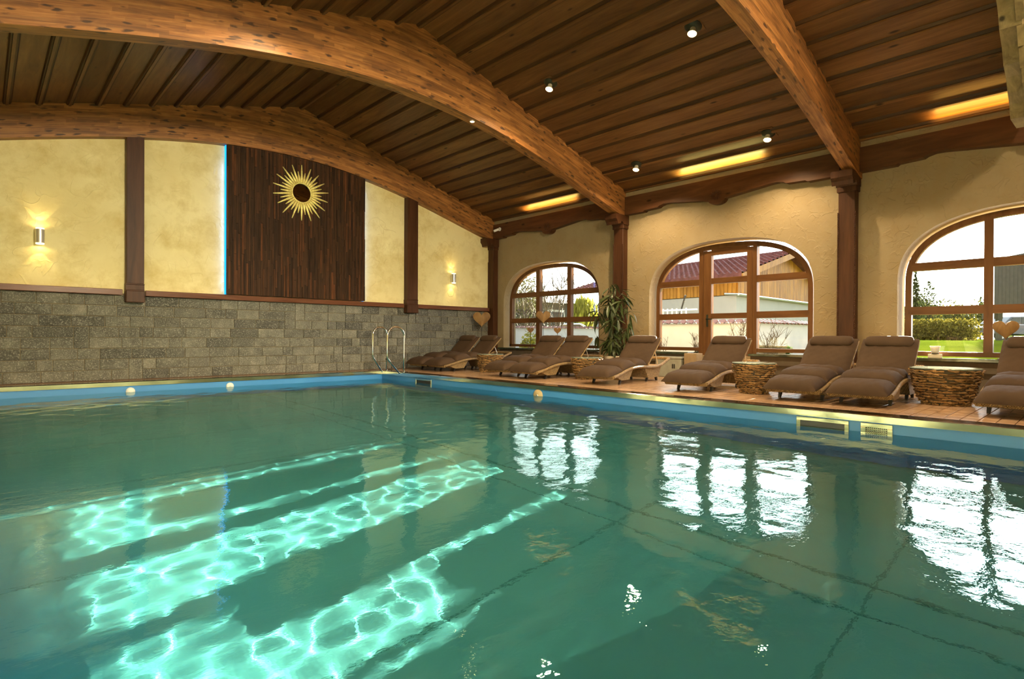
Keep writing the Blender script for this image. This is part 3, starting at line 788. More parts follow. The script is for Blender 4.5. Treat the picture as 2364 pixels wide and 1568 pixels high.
def cushion(path, w, th, breaks, ns=64, nw=14):
    """padded cushion over a path; seams at the breaks (fractions of its length)"""
    P_ = [Vector((p[0], p[1])) for p in path]; L = [0]
    for i in range(1, len(P_)): L.append(L[-1]+(P_[i]-P_[i-1]).length)
    def at(s):
        s = min(max(s, 0), L[-1])
        for i in range(1, len(L)):
            if s <= L[i] or i == len(L)-1:
                t = (s-L[i-1])/(L[i]-L[i-1]); p = P_[i-1].lerp(P_[i], t); d = (P_[i]-P_[i-1]).normalized(); return p, Vector((-d.y, d.x))
    br = [0]+list(breaks)+[1]; top = []; bot = []
    r = random.Random(int(w*1000)+ns)
    ph = [r.uniform(0, 6) for _ in range(4)]
    for i in range(ns+1):
        f = i/ns; s = f*L[-1]; p, nrm = at(s)
        for a, b in zip(br, br[1:]):
            if a <= f <= b+1e-9:
                u = (f-a)/(b-a); break
        prof = (max(0.0, 1-abs(2*u-1)**3.2))**0.55; ends = 1.0
        rt = []; rb = []
        for j in range(nw+1):
            v = -1+2*j/nw; e = max(0.0, 1-abs(v)**6)**0.5
            h = th*(0.10+0.90*prof*(0.35+0.65*e)) * (0.35+0.65*max(0, 1-abs(2*f-1)**24)**0.5)
            h += 0.006*math.sin(13*v+ph[0]+f*9)*math.sin(ph[1]+f*30)*prof
            hh = h*(0.62+0.38*e); ww = w*(1.0-0.012*(1-prof))
            q = p+nrm*hh; rt.append((q.x, v*ww, q.y)); q2 = p+nrm*0.002; rb.append((q2.x, v*ww*0.985, q2.y))
        top.append(rt); bot.append(rb)
    vs = [q for row in top for q in row]+[q for row in bot for q in row]; M1 = nw+1; O = (ns+1)*M1; fs = []
    for i in range(ns):
        for j in range(nw):
            a = i*M1+j; fs.append((a, a+1, a+M1+1, a+M1)); fs.append((O+a, O+a+M1, O+a+M1+1, O+a+1))
        a = i*M1; fs.append((a, a+M1, O+a+M1, O+a)); a = i*M1+nw; fs.append((a, O+a, O+a+M1, a+M1))
    for j in range(nw): fs.append((j, O+j, O+j+1, j+1)); a = ns*M1+j; fs.append((a, a+1, O+a+1, O+a))
    return MB().add(vs, fs)
def make_lounger(label):
    t = empty('sun_lounger', (0, 0, 0), 0, label, 'sun lounger', 'wicker sun loungers along the window wall')
    path = interp_path([(0.0, 0.120), (0.22, 0.165), (0.45, 0.222), (0.70, 0.250), (0.95, 0.245), (1.20, 0.232), (1.38, 0.240), (1.57, 0.278), (1.80, 0.362)], 5)
    # two side rails and slats read as one wicker frame; the middle is filled up to the backrest hinge
    fr = MB(); W2 = 0.315
    for s in (-1, 1):
        sub = MB(); vs = []; N = len(path)
        for i, (x, z) in enumerate(path):
            a = (Vector(path[min(i+1, N-1)])-Vector(path[max(i-1, 0)])).normalized(); n_ = Vector((-a.y, a.x))
            for k in range(8):
                q = 2*PI*k/8; o_ = 0.024*math.cos(q); y = s*(W2-0.022)+0.022*math.sin(q); vs.append((x+n_.x*o_, y, z+n_.y*o_))
        fs = [(i*8+k, i*8+(k+1) % 8, (i+1)*8+(k+1) % 8, (i+1)*8+k) for i in range(N-1) for k in range(8)]
        fs += [tuple(range(7, -1, -1)), tuple((N-1)*8+k for k in range(8))]
        fr.add(vs, fs)
    cut = [p for p in path if p[0] <= 1.08]; low = [(x, z-0.014) for x, z in cut]
    rb = ribbon(low, W2-0.02, 0.022); fr.add(rb.v, rb.f)
    for x, z in (path[0], path[-1]):
        fr.tube([(x, -W2+0.02, z), (x, W2-0.02, z)], 0.024, 8)
    fr.box((-0.012, -W2+0.02, path[0][1]-0.035), (0.012, W2-0.02, path[0][1]), 0.004)
    fr.obj('wicker_frame', MAT['wicker'], t, smooth=True, angle=50)
    fb_ = MB().prism([(0.09, 0.128), (0.62, 0.236), (0.50, 0.065), (0.27, 0.060)], -0.27, 0.27, 'XZ'); fb_.obj('foot_base', MAT['wicker'], t)
    hb = MB().prism([(0.98, 0.235), (1.56, 0.262), (1.46, 0.060), (1.10, 0.060)], -0.27, 0.27, 'XZ'); hb.obj('head_base', MAT['wicker'], t)
    for s in (-1, 1):
        for x, dx in ((0.29, -0.035), (1.13, -0.03), (1.42, 0.03)):
            y = s*0.235; mb = MB(); mb.add([(x-0.018, y-0.018, 0.08), (x+0.03, y-0.018, 0.08), (x+0.03, y+0.018, 0.08), (x-0.018, y+0.018, 0.08), (x+dx-0.014, y-0.014, 0.0), (x+dx+0.014, y-0.014, 0.0), (x+dx+0.014, y+0.014, 0.0), (x+dx-0.014, y+0.014, 0.0)],
                   [(0, 1, 2, 3), (7, 6, 5, 4), (0, 4, 5, 1), (1, 5, 6, 2), (2, 6, 7, 3), (3, 7, 4, 0)])
            mb.obj('leg', MAT['black'], t)
    # seat cushion
    sp = [(x, z+0.024) for x, z in path if x <= 1.06]; sp = [(-0.14, sp[0][1]-0.020)]+sp
    cushion(sp, 0.288, 0.115, (0.36, 0.68)).obj('seat_cushion', MAT['cloth'], t, smooth=True, angle=60)
    # backrest
    A = Vector((1.04, 0.262)); B = Vector((1.50, 0.690)); d = (B-A).normalized(); n_ = Vector((-d.y, d.x))
    bp = [tuple(A+(B-A)*i/8) for i in range(9)]
    ribbon([(p[0]-n_.x*0.012, p[1]-n_.y*0.012) for p in bp], 0.30, 0.014).obj('backrest_frame', MAT['wicker'], t)
    cushion([tuple(Vector(p)+n_*0.012) for p in [tuple(A-d*0.0)]+bp[1:]+[tuple(B+d*0.02)]], 0.30, 0.060, (), 34).obj('back_cushion', MAT['cloth'], t, smooth=True, angle=60)
    hp = B-d*0.085+n_*0.070; mb = MB(); N = 22; vs = []
    for i in range(N+1):
        y = -0.265+0.53*i/N; k = max(0.0, 1-abs(2*i/N-1)**10)**0.5
        for q in range(14):
            a = 2*PI*q/14; u = math.cos(a)*0.088*k*(1+0.02*math.sin(i*1.3)); v = math.sin(a)*0.046*k
            p = hp+d*u+n_*v; vs.append((p.x, y, p.y))
    fs = [(i*14+k, i*14+(k+1) % 14, (i+1)*14+(k+1) % 14, (i+1)*14+k) for i in range(N) for k in range(14)]
    mb.add(vs, fs); mb.obj('headrest', MAT['cloth'], t, smooth=True)
    p = A+(B-A)*0.62
    for s in (-1, 1): MB().tube([(p.x+0.01, s*0.26, p.y-0.02), (1.46, s*0.26, 0.262)], 0.009, 6).obj('support_strut', MAT['alu'], t)
    return t
LL = [(6.87, 10.20, 2, 'sun lounger of the far pair against the grey stone wall, below the big heart'),
      (6.86, 9.52, -1, 'right sun lounger of the far pair, its back raised before the left window'),
      (6.83, 7.58, 1, 'left sun lounger of the second pair, in front of the left window'),
      (6.80, 6.88, 1, 'right sun lounger of the second pair, beside the driftwood table near the plant'),
      (6.84, 5.36, 5, 'single sun lounger just right of the potted plant, frame end sweeping up behind'),
      (6.84, 3.88, 3, 'single sun lounger before the garden door, left of a driftwood table'),
      (6.83, 2.52, 1, 'left sun lounger of the near pair, in front of the middle column'),
      (6.82, 1.84, 2, 'right sun lounger of the near pair, left of the largest driftwood table'),
      (6.84, 0.58, -2, 'rightmost sun lounger, cut by the picture edge, in front of the sunlit window')]
proto = make_lounger(LL[0][3])
for i, (x, y, a, lab) in enumerate(LL):
    o = proto if i == 0 else copy_tree(proto); o.location = (x, y, 0); o.rotation_euler = (0, 0, math.radians(a)); o['label'] = lab

# driftwood tables
stick_me = []
for k in range(5):
    r = random.Random(50+k); mb = MB(); N = 5; vs = []
    for i in range(N):
        x = -0.5+i/(N-1); w = 0.5*(0.75+0.25*math.sin(2.2*i+k))*(0.8 if i in (0, N-1) else 1)
        for j in range(5):
            a = 2*PI*j/5+0.3*i; vs.append((x, math.cos(a)*w+0.08*math.sin(k+i), math.sin(a)*w))
    fs = [(i*5+j, i*5+(j+1) % 5, (i+1)*5+(j+1) % 5, (i+1)*5+j) for i in range(N-1) for j in range(5)]+[(4, 3, 2, 1, 0), tuple((N-1)*5+j for j in range(5))]
    stick_me.append(mb.add(vs, fs).mesh('driftwood_stick', MAT['drift']))
def drift_table(x, y, rt, rbm, h, label, seed):
    t = empty('driftwood_table', (x, y, 0), 0, label, 'side table', 'round driftwood side tables'); r = random.Random(seed)
    def R(z):
        f = z/h; return rbm+(rt-rbm)*(f**0.75)
    MB().lathe([(max(R(z)-0.02, 0.02), z) for z in [h*i/8 for i in range(9)]], 24).obj('core', MAT['bench_in'], t)
    rows_ = 14; per = 21
    for i in range(rows_):
        z = 0.012+(h-0.03)*i/(rows_-1); c = 2*PI*R(z); a = r.uniform(0, 1)
        for k in range(per):
            an = a+2*PI*(k+r.uniform(-0.2, 0.2))/per; L = c/per*r.uniform(0.9, 1.25)
            o = link('driftwood_stick', r.choice(stick_me), t)
            rr = R(z)+r.uniform(-0.012, 0.010)
            o.location = (rr*math.cos(an), rr*math.sin(an), z+r.uniform(-0.004, 0.004))
            tilt = r.uniform(-0.16, 0.16)*(2.2 if z < h*0.35 and r.random() < 0.5 else 1)
            o.rotation_euler = (r.uniform(-0.4, 0.4), tilt, an+PI/2+r.uniform(-0.08, 0.08)); o.scale = (L, 0.032, (h/rows_)*r.uniform(0.95, 1.25))
    MB().lathe([(0.0005, h+0.002), (rt*1.0, h+0.002), (rt*1.0, h+0.012), (0.0005, h+0.012)], 40, caps=False).obj('glass_top', MAT['tableglass'], t, smooth=True, angle=40)
MAT['tableglass'] = M_('glossy_table_glass', 0.05, 0.0, (0.30, 0.36, 0.30), spec=0.8).m
drift_table(7.62, 8.72, 0.27, 0.20, 0.355, 'driftwood table between the two far lounger pairs, half hidden by cushions', 1)
drift_table(7.66, 6.23, 0.27, 0.17, 0.36, 'driftwood table in front of the potted plant', 2)
drift_table(7.38, 3.20, 0.27, 0.155, 0.385, 'driftwood table between the door lounger and the near pair', 3)
drift_table(7.74, 1.25, 0.325, 0.205, 0.39, 'largest driftwood table, beside the rightmost lounger and the sun glint', 4)

# hearts on stalks
def heart(x, y, zc_, w, base, label, rz):
    t = empty('wooden_heart', (x, y, base), rz, label, 'decoration', 'wooden hearts on thin stalks'); c = zc_-base
    N = 40; pts = []
    for i in range(N):
        a = 2*PI*i/N; hx = 16*math.sin(a)**3/16; hz = (13*math.cos(a)-5*math.cos(2*a)-2*math.cos(3*a)-math.cos(4*a))/16
        pts.append((hx*w/2, hz*w/2+c+0.02*w))
    mb = MB(); th = 0.12*w; rings = []
    vs = []
    for y_, k in ((-th/2, 0.90), (-th*0.25, 1.0), (th*0.25, 1.0), (th/2, 0.90)):
        vs += [(px_*k, y_, (pz-c)*k+c) for px_, pz in pts]
    fs = [(r_*N+i, r_*N+(i+1) % N, (r_+1)*N+(i+1) % N, (r_+1)*N+i) for r_ in range(3) for i in range(N)]
    vs += [(0, -th*0.55, c), (0, th*0.55, c)]; o1 = 4*N
    fs += [(i, o1, (i+1) % N) for i in range(N)]+[(3*N+i, 3*N+(i+1) % N, o1+1) for i in range(N)]
    mb.add(vs, fs).obj('heart', MAT['heart'], t, smooth=True, angle=45)
    MB().tube([(0, 0, 0), (0.002, 0, (c-0.4*w)*0.5), (0, 0, c-w*0.42)], 0.006, 6).obj('stalk', MAT['black'], t)
    MB().box((-0.07, -0.045, 0), (0.07, 0.045, 0.02), 0.003).obj('foot', MAT['bench_in'], t)
heart(8.86, 10.46, 1.15, 0.42, 0.0, 'largest wooden heart, on a stalk before the stone wall in the corner', -0.75)
heart(9.42, 8.94, 1.185, 0.325, 0.455, 'tallest wooden heart in the left window', -0.75)
heart(9.42, 9.35, 0.875, 0.155, 0.455, 'small wooden heart in the left pane of the left window', -0.75)
heart(9.42, 8.50, 0.862, 0.165, 0.455, 'small wooden heart right of the tallest one in the left window', -0.75)
heart(9.42, 0.91, 0.845, 0.265, 0.455, 'wooden heart in the sunlit right window, rising behind the rightmost lounger', -1.25)
heart(9.45, 0.52, 1.30, 0.22, 0.455, 'wooden heart at the very right edge of the picture in the sunlit window', -1.25)

# candle on its block
cn = empty('candle_holder', (9.58, 1.66, 0.455), 0, 'small glass candle holder on a pale block on the sunlit sill', 'candle holder')
MB().box((-0.035, -0.075, 0), (0.035, 0.075, 0.055), 0.004).obj('block', MAT['white_pot'], cn)
MB().lathe([(0.04, 0.062), (0.048, 0.10), (0.05, 0.125), (0.062, 0.165), (0.055, 0.165), (0.044, 0.128), (0.036, 0.070), (0.0005, 0.068)], 20).obj('glass_cup', MAT['wax'], cn, smooth=True)
MB().lathe([(0.0300, 0.072), (0.0300, 0.105), (0.004, 0.107)], 14).obj('wax', MAT['wax'], cn)
MB().lathe([(0.045, 0.056), (0.045, 0.064)], 16).obj('ring', MAT['black'], cn)

# potted plant
pt = empty('potted_plant', (8.86, 6.56, 0), 0, 'tall leafy potted plant before the left-middle column', 'plant')
MB().lathe([(0.10, 0.0), (0.115, 0.02), (0.145, 0.30), (0.16, 0.315), (0.16, 0.36), (0.145, 0.36), (0.135, 0.315)], 32).obj('pot', MAT['white_pot'], pt, smooth=True, angle=40)
MB().lathe([(0.0005, 0.33), (0.14, 0.33)], 20, caps=False).obj('soil', plain('dark_soil', (0.04, 0.028, 0.018), 0.95), pt)
rp = random.Random(11); stems = MB(); heads = []
for k in range(7):
    a = rp.uniform(0, 2*PI); sp_ = rp.uniform(0.02, 0.10); h = rp.uniform(1.2, 1.72)
    pts = [(0.03*math.cos(a), 0.03*math.sin(a), 0.32)]
    for i in range(1, 7):
        f = i/6; pts.append((math.cos(a)*(0.03+sp_*f)+rp.uniform(-0.02, 0.02), math.sin(a)*(0.03+sp_*f)+rp.uniform(-0.02, 0.02), 0.32+(h-0.32)*f)); heads.append(pts[-1])
    stems.tube(pts, 0.008, 6)
for k in range(40):
    a = rp.uniform(0, 2*PI); z = rp.uniform(0.50, 1.55); e = 0.12+0.22*math.sin(min(1, (1.75-z)/1.0)*PI*0.5)
    p0 = (0.04*math.cos(a), 0.04*math.sin(a), z-0.10); p1 = (e*math.cos(a), e*math.sin(a), z+0.05); stems.tube([p0, p1], 0.004, 5); heads.append(p1)
stems.obj('stem', MAT['stem'], pt)
leafm = []
for k in range(4):
    mb = MB(); vs = []; N = 7; droop = 0.25+0.15*k
    for i in range(N+1):
        f = i/N; w = 0.085*math.sin(PI*min(1, f*0.97+0.03))**0.8; x = f; z = -droop*f*f
        vs += [(x, -w, z+0.02), (x, 0, z), (x, w, z+0.02)]
    fs = []
    for i in range(N): a = 3*i; fs += [(a, a+1, a+4, a+3), (a+1, a+2, a+5, a+4)]
    leafm.append(mb.add(vs, fs).mesh('leaf', MAT['leaf']))
for k in range(295):
    h = heads[k % len(heads)]; a = rp.uniform(0, 2*PI)
    L = rp.uniform(0.20, 0.32)*(1.0 if h[2] < 1.5 else 0.8); o = link('leaf', rp.choice(leafm), pt)
    o.location = (h[0]+rp.uniform(-0.03, 0.03), h[1]+rp.uniform(-0.03, 0.03), h[2]+rp.uniform(-0.06, 0.06)); o.scale = (L, L*1.15, L)
    o.rotation_euler = (rp.uniform(-0.4, 0.4), rp.uniform(-0.25, 1.25), a)

# pool ladder
def hoop(y, xd, xp, foot, H_, b, name):
    r_ = (xd-xp)/2; pts = [(xd, y, -0.01), (xd, y, 0.3), (xd, y, H_-r_)]
    for i in range(1, 12): a = PI*i/12; pts.append(((xd+xp)/2+r_*math.cos(a), y, H_-r_+r_*math.sin(a)))
    pts += [(xp, y, H_-r_), (xp, y, b+0.08), (xp+0.006, y, b+0.03), (xp+0.025, y, b-0.01), (foot, y, -0.01)]
    return MB().tube(pts, 0.019, 14)
ld = empty('pool_ladder', (6.0, 9.92, 0), 0, 'steel hoop handrails of the pool ladder in the far corner', 'ladder')
for y, xd, xp, ft in ((10.26, 6.13, 5.81, 6.03), (9.62, 6.14, 5.76, 6.04)):
    o = hoop(y-9.92, xd-6.0, xp-6.0, ft-6.0, 0.905, 0.27, 'rail'); o.obj('handrail', MAT['chrome'], ld, smooth=True)
    for xx in (xd, ft): MB().lathe([(0.035, 0.0), (0.035, 0.008), (0.022, 0.014)], 14, (xx-6.0, y-9.92, 0.001)).obj('foot_flange', MAT['chrome'], ld, smooth=True, angle=40)
MB().lathe([(0.024, 0.23), (0.024, 0.265)], 12, (0.13, 0.34, 0)).obj('collar', MAT['black'], ld)

# skimmers and inlets
def skimmer(ya, yb, za, zb, oy, grille, label):
    t = empty('pool_skimmer', (6.117, (ya+yb)/2, 0), 0, label, 'skimmer'); h = abs(yb-ya)/2; w = oy
    X0, X1 = -0.016, 0.0
    for (a, b, c, d) in ((-h, h, zb-w, zb), (-h, h, za, za+w), (-h, -h+w, za+w, zb-w), (h-w, h, za+w, zb-w)):
        MB().box((X0, a, c), (X1, b, d), 0.003).obj('steel_frame', MAT['steel'], t)
    if grille:
        mb = MB()
        n1 = int((2*h-2*w)/0.016); n2 = int((zb-za-2*w)/0.016)
        for i in range(n1+1): mb.box((X0+0.004, -h+w+i*0.016-0.0025, za+w), (X0+0.007, -h+w+i*0.016+0.0025, zb-w))
        for i in range(n2+1): mb.box((X0+0.004, -h+w, za+w+i*0.016-0.0025), (X0+0.008, h-w, za+w+i*0.016+0.0025))
        tag(mb.obj('grille', MAT['steel'], t), kind='stuff')
    MB().box((-0.010, -h+w, za+w), (-0.001, h-w, zb-w)).obj('opening', MAT['black'], t)
skimmer(8.64, 9.17, -0.26, -0.085, 0.03, False, 'small steel framed skimmer slot near the ladder')
skimmer(1.73, 2.21, -0.27, -0.078, 0.038, False, 'long steel framed skimmer slot under the right pool rim')
skimmer(1.37, 1.63, -0.27, -0.078, 0.042, True, 'square steel plate with perforated grille right of the long skimmer')
def disc(loc, r, axis, mat, label):
    t = empty('pool_inlet', loc, 0, label, 'inlet')
    s_ = -1
    MB().lathe([(r, 0.0), (r, -0.010), (r*0.85, -0.022), (r*0.3, -0.030)], 28, axis=axis).obj('cover', mat, t, smooth=True, angle=40)
    MB().lathe([(r*0.25, -0.029), (r*0.22, -0.036)], 16, axis=axis).obj('nozzle', MAT['alu'], t)
beige = plain('beige_inlet_cover', (0.55, 0.42, 0.22), 0.5)
disc((6.117, 5.90, -0.165), 0.095, 'X', beige, 'beige round inlet half under water on the right pool wall')
disc((1.71, 10.417, -0.155), 0.062, 'Y', MAT['white'], 'left white round inlet on the far pool wall')
disc((3.15, 10.417, -0.155), 0.062, 'Y', MAT['white'], 'right white round inlet on the far pool wall')

# sun mirror
sm_ = empty('sun_mirror', (4.51, YE-0.145, 3.46), 0, 'gilt sunburst mirror on the dark wood strip panel', 'mirror')
MB().lathe([(0.0005, -0.018), (0.178, -0.018)], 40, axis='Y', caps=False).obj('mirror_glass', MAT['mirror'], sm_)
MB().lathe([(0.176, -0.01), (0.176, -0.028), (0.186, -0.036), (0.198, -0.028), (0.202, -0.01)], 48, axis='Y', caps=False).obj('gilt_ring', MAT['gold'], sm_, smooth=True)
MB().lathe([(0.0005, 0.0), (0.20, 0.0), (0.20, -0.012), (0.0005, -0.012)], 32, axis='Y', caps=False).obj('backing', MAT['gold'], sm_)
for k in range(36):
    a = 2*PI*k/36; L = 0.55 if k % 2 == 0 else 0.415; L *= random.uniform(0.95, 1.03)
    d = Vector((math.sin(a), 0, math.cos(a)))
    pts = [d*0.19+Vector((0, -0.012, 0)), d*(0.19+(L-0.19)*0.25)+Vector((0, -0.014, 0)), d*(0.19+(L-0.19)*0.6)+Vector((0, -0.012, 0)), d*L+Vector((0, -0.01, 0))]
    MB().tube(pts, 0.01, 6, rad=[0.016, 0.025, 0.018, 0.009]).obj('ray', MAT['gold'], sm_, smooth=True)

# wall sconces
def sconce(x, z, label):
    t = empty('wall_sconce', (x, YE, z), 0, label, 'wall lamp', 'up and down wall lamps')
    MB().lathe([(0.052, -0.10), (0.055, -0.097), (0.055, 0.097), (0.052, 0.10)], 28, (0, -0.115, 0)).obj('body', MAT['alu'], t, smooth=True, angle=40)
    MB().box((-0.03, -0.066, -0.085), (0.03, -0.006, 0.085), 0.004).obj('bracket', MAT['alu'], t)
    for s in (1, -1):
        MB().lathe([(0.050, s*0.101), (0.050, s*0.118), (0.042, s*0.120)], 24, (0, -0.115, 0)).obj('glass_rim', MAT['bulbs'], t, smooth=True, angle=40)
        lamp('sconce_light', 'SPOT', (x, YE-0.10, z+s*0.13), 5, (1.0, 0.70, 0.26), direction=(0, 0.12, s), spot_size=1.25, spot_blend=0.25, shadow_soft_size=0.01)
        lamp('sconce_light', 'SPOT', (x, YE-0.085, z+s*0.13), 1.5, (1.0, 0.70, 0.26), direction=(0, 0.25, s), spot_size=2.9, spot_blend=0.4, shadow_soft_size=0.02)
sconce(0.65, 2.155, 'left lit up-and-down wall lamp on the ochre plaster')
sconce(8.21, 2.10, 'right lit up-and-down wall lamp near the corner')

# ceiling spots
def ceiling_spot(x, y, label, e=240):
    z = zc(x); sl = -math.atan2(-0.293, 1) * (1 if x > 4.5 else -1)
    t = empty('ceiling_spot', (x, y, z-0.012), 0, label, 'ceiling lamp', 'round spot lamps on the ceiling'); t.rotation_euler = (0, sl, 0)
    MB().box((-0.125, -0.11, 0.0), (0.125, 0.11, 0.010), 0.004).obj('mounting_board', MAT['board'], t)
    MB().lathe([(0.105, 0.0), (0.105, -0.010), (0.085, -0.030), (0.05, -0.045)], 28).obj('housing', MAT['lamp_green'], t, smooth=True, angle=40)
    MB().lathe([(0.030, -0.035), (0.036, -0.075), (0.055, -0.125)], 24, (-0.01, -0.01, 0), caps=False).obj('reflector', MAT['white_pot'], t, smooth=True)
    MB().lathe([(0.054, -0.120), (0.045, -0.134), (0.02, -0.140), (0.0005, -0.141)], 24, (-0.01, -0.01, 0), caps=False).obj('bulb', MAT['bulb'], t, smooth=True)
    lamp('spot_light', 'SPOT', (x-0.05, y-0.01, z-0.20), e, WARM, direction=(-0.12, 0, -1), spot_size=2.6, spot_blend=0.6, shadow_soft_size=0.05)
ceiling_spot(6.37, 3.54, 'ceiling spot lamp nearest the camera, high above the pool')
ceiling_spot(6.29, 5.84, 'ceiling spot lamp just right of the middle arched beam')
ceiling_spot(8.75, 3.61, 'ceiling spot lamp above the garden door side, close to the near beam')
ceiling_spot(8.68, 5.92, 'ceiling spot lamp low over the window wall beside the middle beam')
for x, y, w_ in ((2.7, 3.54, 'left slope, middle bay, near'), (2.7, 5.84, 'left slope, middle bay, far'), (6.3, 1.55, 'right slope of the near bay'), (2.7, 1.55, 'left slope of the near bay'), (6.3, -0.75, 'right slope above the viewpoint')): ceiling_spot(x, y, 'ceiling spot lamp outside the picture, on the '+w_)
bs = empty('beam_spot', (5.55, 6.80, arch(5.55)), 0, 'small recessed spot lamp in the underside of the middle beam', 'ceiling lamp')
MB().lathe([(0.045, 0.004), (0.045, -0.006), (0.034, -0.008)], 20).obj('trim_ring', MAT['alu'], bs, smooth=True, angle=40)
MB().lathe([(0.033, -0.0085), (0.0005, -0.010)], 20, caps=False).obj('bulb', MAT['bulb'], bs)
lamp('spot_light', 'SPOT', (5.55, 6.80, arch(5.55)-0.04), 60, WARM, direction=(0, 0, -1), spot_size=2.0, spot_blend=0.6, shadow_soft_size=0.03)
# small white spotlight in the corner
ws_ = empty('corner_spotlight', (9.405, 10.42, 3.385), 0, 'small white spotlight on the fascia beam in the far corner', 'spotlight')
MB().lathe([(0.045, 0.0), (0.045, -0.02), (0.03, -0.03)], 18, axis='X').obj('base', MAT['white'], ws_, smooth=True, angle=40)
MB().tube([(-0.05, 0.0, -0.01), (-0.13, 0.05, -0.05), (-0.15, 0.062, -0.06)], 0.03, 14).obj('head', MAT['white'], ws_, smooth=True, angle=40)
# added unseen area lights standing in for sun reflected onto the lowest ceiling boards
for yc_, ln, col_ in ((8.65, 1.5, (1.0, 0.62, 0.15)), (4.68, 1.5, (1.0, 0.86, 0.25)), (0.9, 1.5, (1.0, 0.55, 0.10))):
    co = lamp('sun_bounce_light', 'AREA', (9.30, yc_, 3.545), 16, col_, shape='RECTANGLE', size=0.06, size_y=ln, spread=2.2); co.rotation_euler = (0, PI-0.25, 0)

# boxes by the door
b1 = empty('storage_box', (9.30, 5.50, 0), 0, 'white plastic box under the stone sill left of the garden door', 'box')
MB().box((-0.16, -0.22, 0), (0.16, 0.30, 0.33), 0.008).obj('box_body', MAT['white_box'], b1)
MB().box((-0.17, -0.23, 0.33), (0.16, 0.31, 0.37), 0.008).obj('lid', MAT['white_box'], b1)
for k in range(2): MB().box((-0.165, -0.10+k*0.035, 0.16), (-0.159, -0.08+k*0.035, 0.24)).obj('vent_slot', MAT['black'], b1)
b2 = tag(MB().box((9.16, 4.99, 0), (9.38, 5.23, 0.44), 0.006).obj('carton', MAT['carton']), 'pale cardboard carton standing beside the garden door', 'box')

# rough hewn timber near the ceiling at the right
hw = empty('hewn_timber', (8.0, 0.7, 3.6), 0, 'rough-hewn timber with chopped notches hanging below the ceiling at the right edge', 'beam')
low = [(6.2, 4.50), (6.9, 4.20), (7.17, 4.01), (7.30, 3.93), (7.40, 3.80), (7.60, 3.70), (7.74, 3.56), (7.95, 3.50), (8.10, 3.38), (8.25, 3.30), (8.36, 3.17), (8.95, 3.22), (9.15, 3.45)]
poly = [(x-8.0, z-3.6) for x, z in low]+[(9.15-8.0, zc(9.15)-3.6-0.03), (6.2-8.0, zc(6.2)-3.6-0.03)]
MB().prism(poly, -0.085, 0.085, 'XZ').obj('timber', MAT['hewn'], hw)
rh = random.Random(4)
for i in range(7):
    x = 7.1+i*0.2-8.0; z = float(np.interp(x+8.0, [p[0] for p in low], [p[1] for p in low]))-3.6
    MB().box((x-0.10, -0.105-0.005*i, z-0.03), (x+0.12, -0.04, z+0.12), 0.004, Matrix.Rotation(0.75, 3, 'Y'), (x, 0, z)).obj('hewn_chip', MAT['hewn'], hw)

# ================================================================== OUTSIDE
def soft(h): 
    return max(0.0, min(1.0, h))
def ground_z(x, y):
    a = soft((5.5-y+(x-12)*0.30)/3.0); hi = 0.38+0.29*soft((x-10.5)/4.0); return a*hi+(1-a)*0.02
gm = MB(); GN = 60; vs = []
for j in range(GN+1):
    for i in range(GN+1):
        x = 9.97+(i/GN)**2.2*140; y = -70+240*j/GN
        y = 4+((j/GN)-0.35)*abs((j/GN)-0.35)*420; vs.append((x, y, ground_z(x, y)))
gm.add(vs, [(j*(GN+1)+i, j*(GN+1)+i+1, (j+1)*(GN+1)+i+1, (j+1)*(GN+1)+i) for j in range(GN) for i in range(GN)])
def m_grass():
    m = M_('lawn', 1.0, spec=0.0); p = m.coord('World'); a = m.noise(p, 1.5, 5); b = m.noise(p, 40.0, 3)
    m.col(m.ramp(m.math('ADD', m.math('MULTIPLY', a, 0.6), m.math('MULTIPLY', b, 0.4)), [(0.35, (0.045, 0.070, 0.006)), (0.65, (0.090, 0.125, 0.012))])); m.bump(b, 0.8, 0.03); return m.m
tag(gm.obj('lawn', m_grass(), smooth=True), 'sunlit green lawn outside the windows', 'lawn', kind='stuff')

# white garden wall with tile coping
MAT['gwall'] = plain('white_rendered_wall', (0.50, 0.53, 0.58), 0.85, 0.0, 0.06, 3.0)
MAT['rooftile'] = plain('red_roof_tile', (0.15, 0.060, 0.058), 0.85, 0.0, 0.35, 6.0, spec=0.1)
MAT['rooftile2'] = plain('terracotta_coping', (0.15, 0.060, 0.042), 0.6, 0.0, 0.25, 6.0)  # terracotta tone of the coping tiles, varied by noise
def gwall(pa, pb, ztop, label):
    pa = Vector((pa.x, pa.y, 0)); pb = Vector((pb.x, pb.y, 0)); d = pb-pa; L = d.length; ang = math.atan2(d.y, d.x)
    t = empty('garden_wall', (pa.x, pa.y, 0), ang, label, 'wall', 'white garden walls with tiled tops')
    MB().box((0, -0.10, -0.1), (L, 0.10, ztop-0.06)).obj('wall_body', MAT['gwall'], t)
    n = int(L/0.19)
    tmb = MB(); vs = []
    for i in range(7):
        a = PI*i/6; u = -0.095*math.cos(a); z = 0.045*math.sin(a)
        vs += [(u, -0.19, z-0.05), (u, 0.0, z+0.03), (u, 0.19, z-0.05)]
    fs = []
    for i in range(6): a = 3*i; fs += [(a, a+3, a+4, a+1), (a+1, a+4, a+5, a+2)]
    m = tmb.add(vs, fs).mesh('coping_tile', MAT['rooftile2'])
    for k in range(min(n, 290)):
        o = link('coping_tile', m, t, (0.1+k*L/n, 0, ztop-0.03)); o.rotation_euler = (0, random.uniform(-0.05, 0.05), 0)
gwall(V(1140, 755, 24.5), V(1400, 755, 24.3), 1.15, 'far white garden wall seen through the left window')
gwall(V(1470, 741, 15.2), V(1738, 739, 13.3), 1.13, 'near white garden wall left of the garden door view')
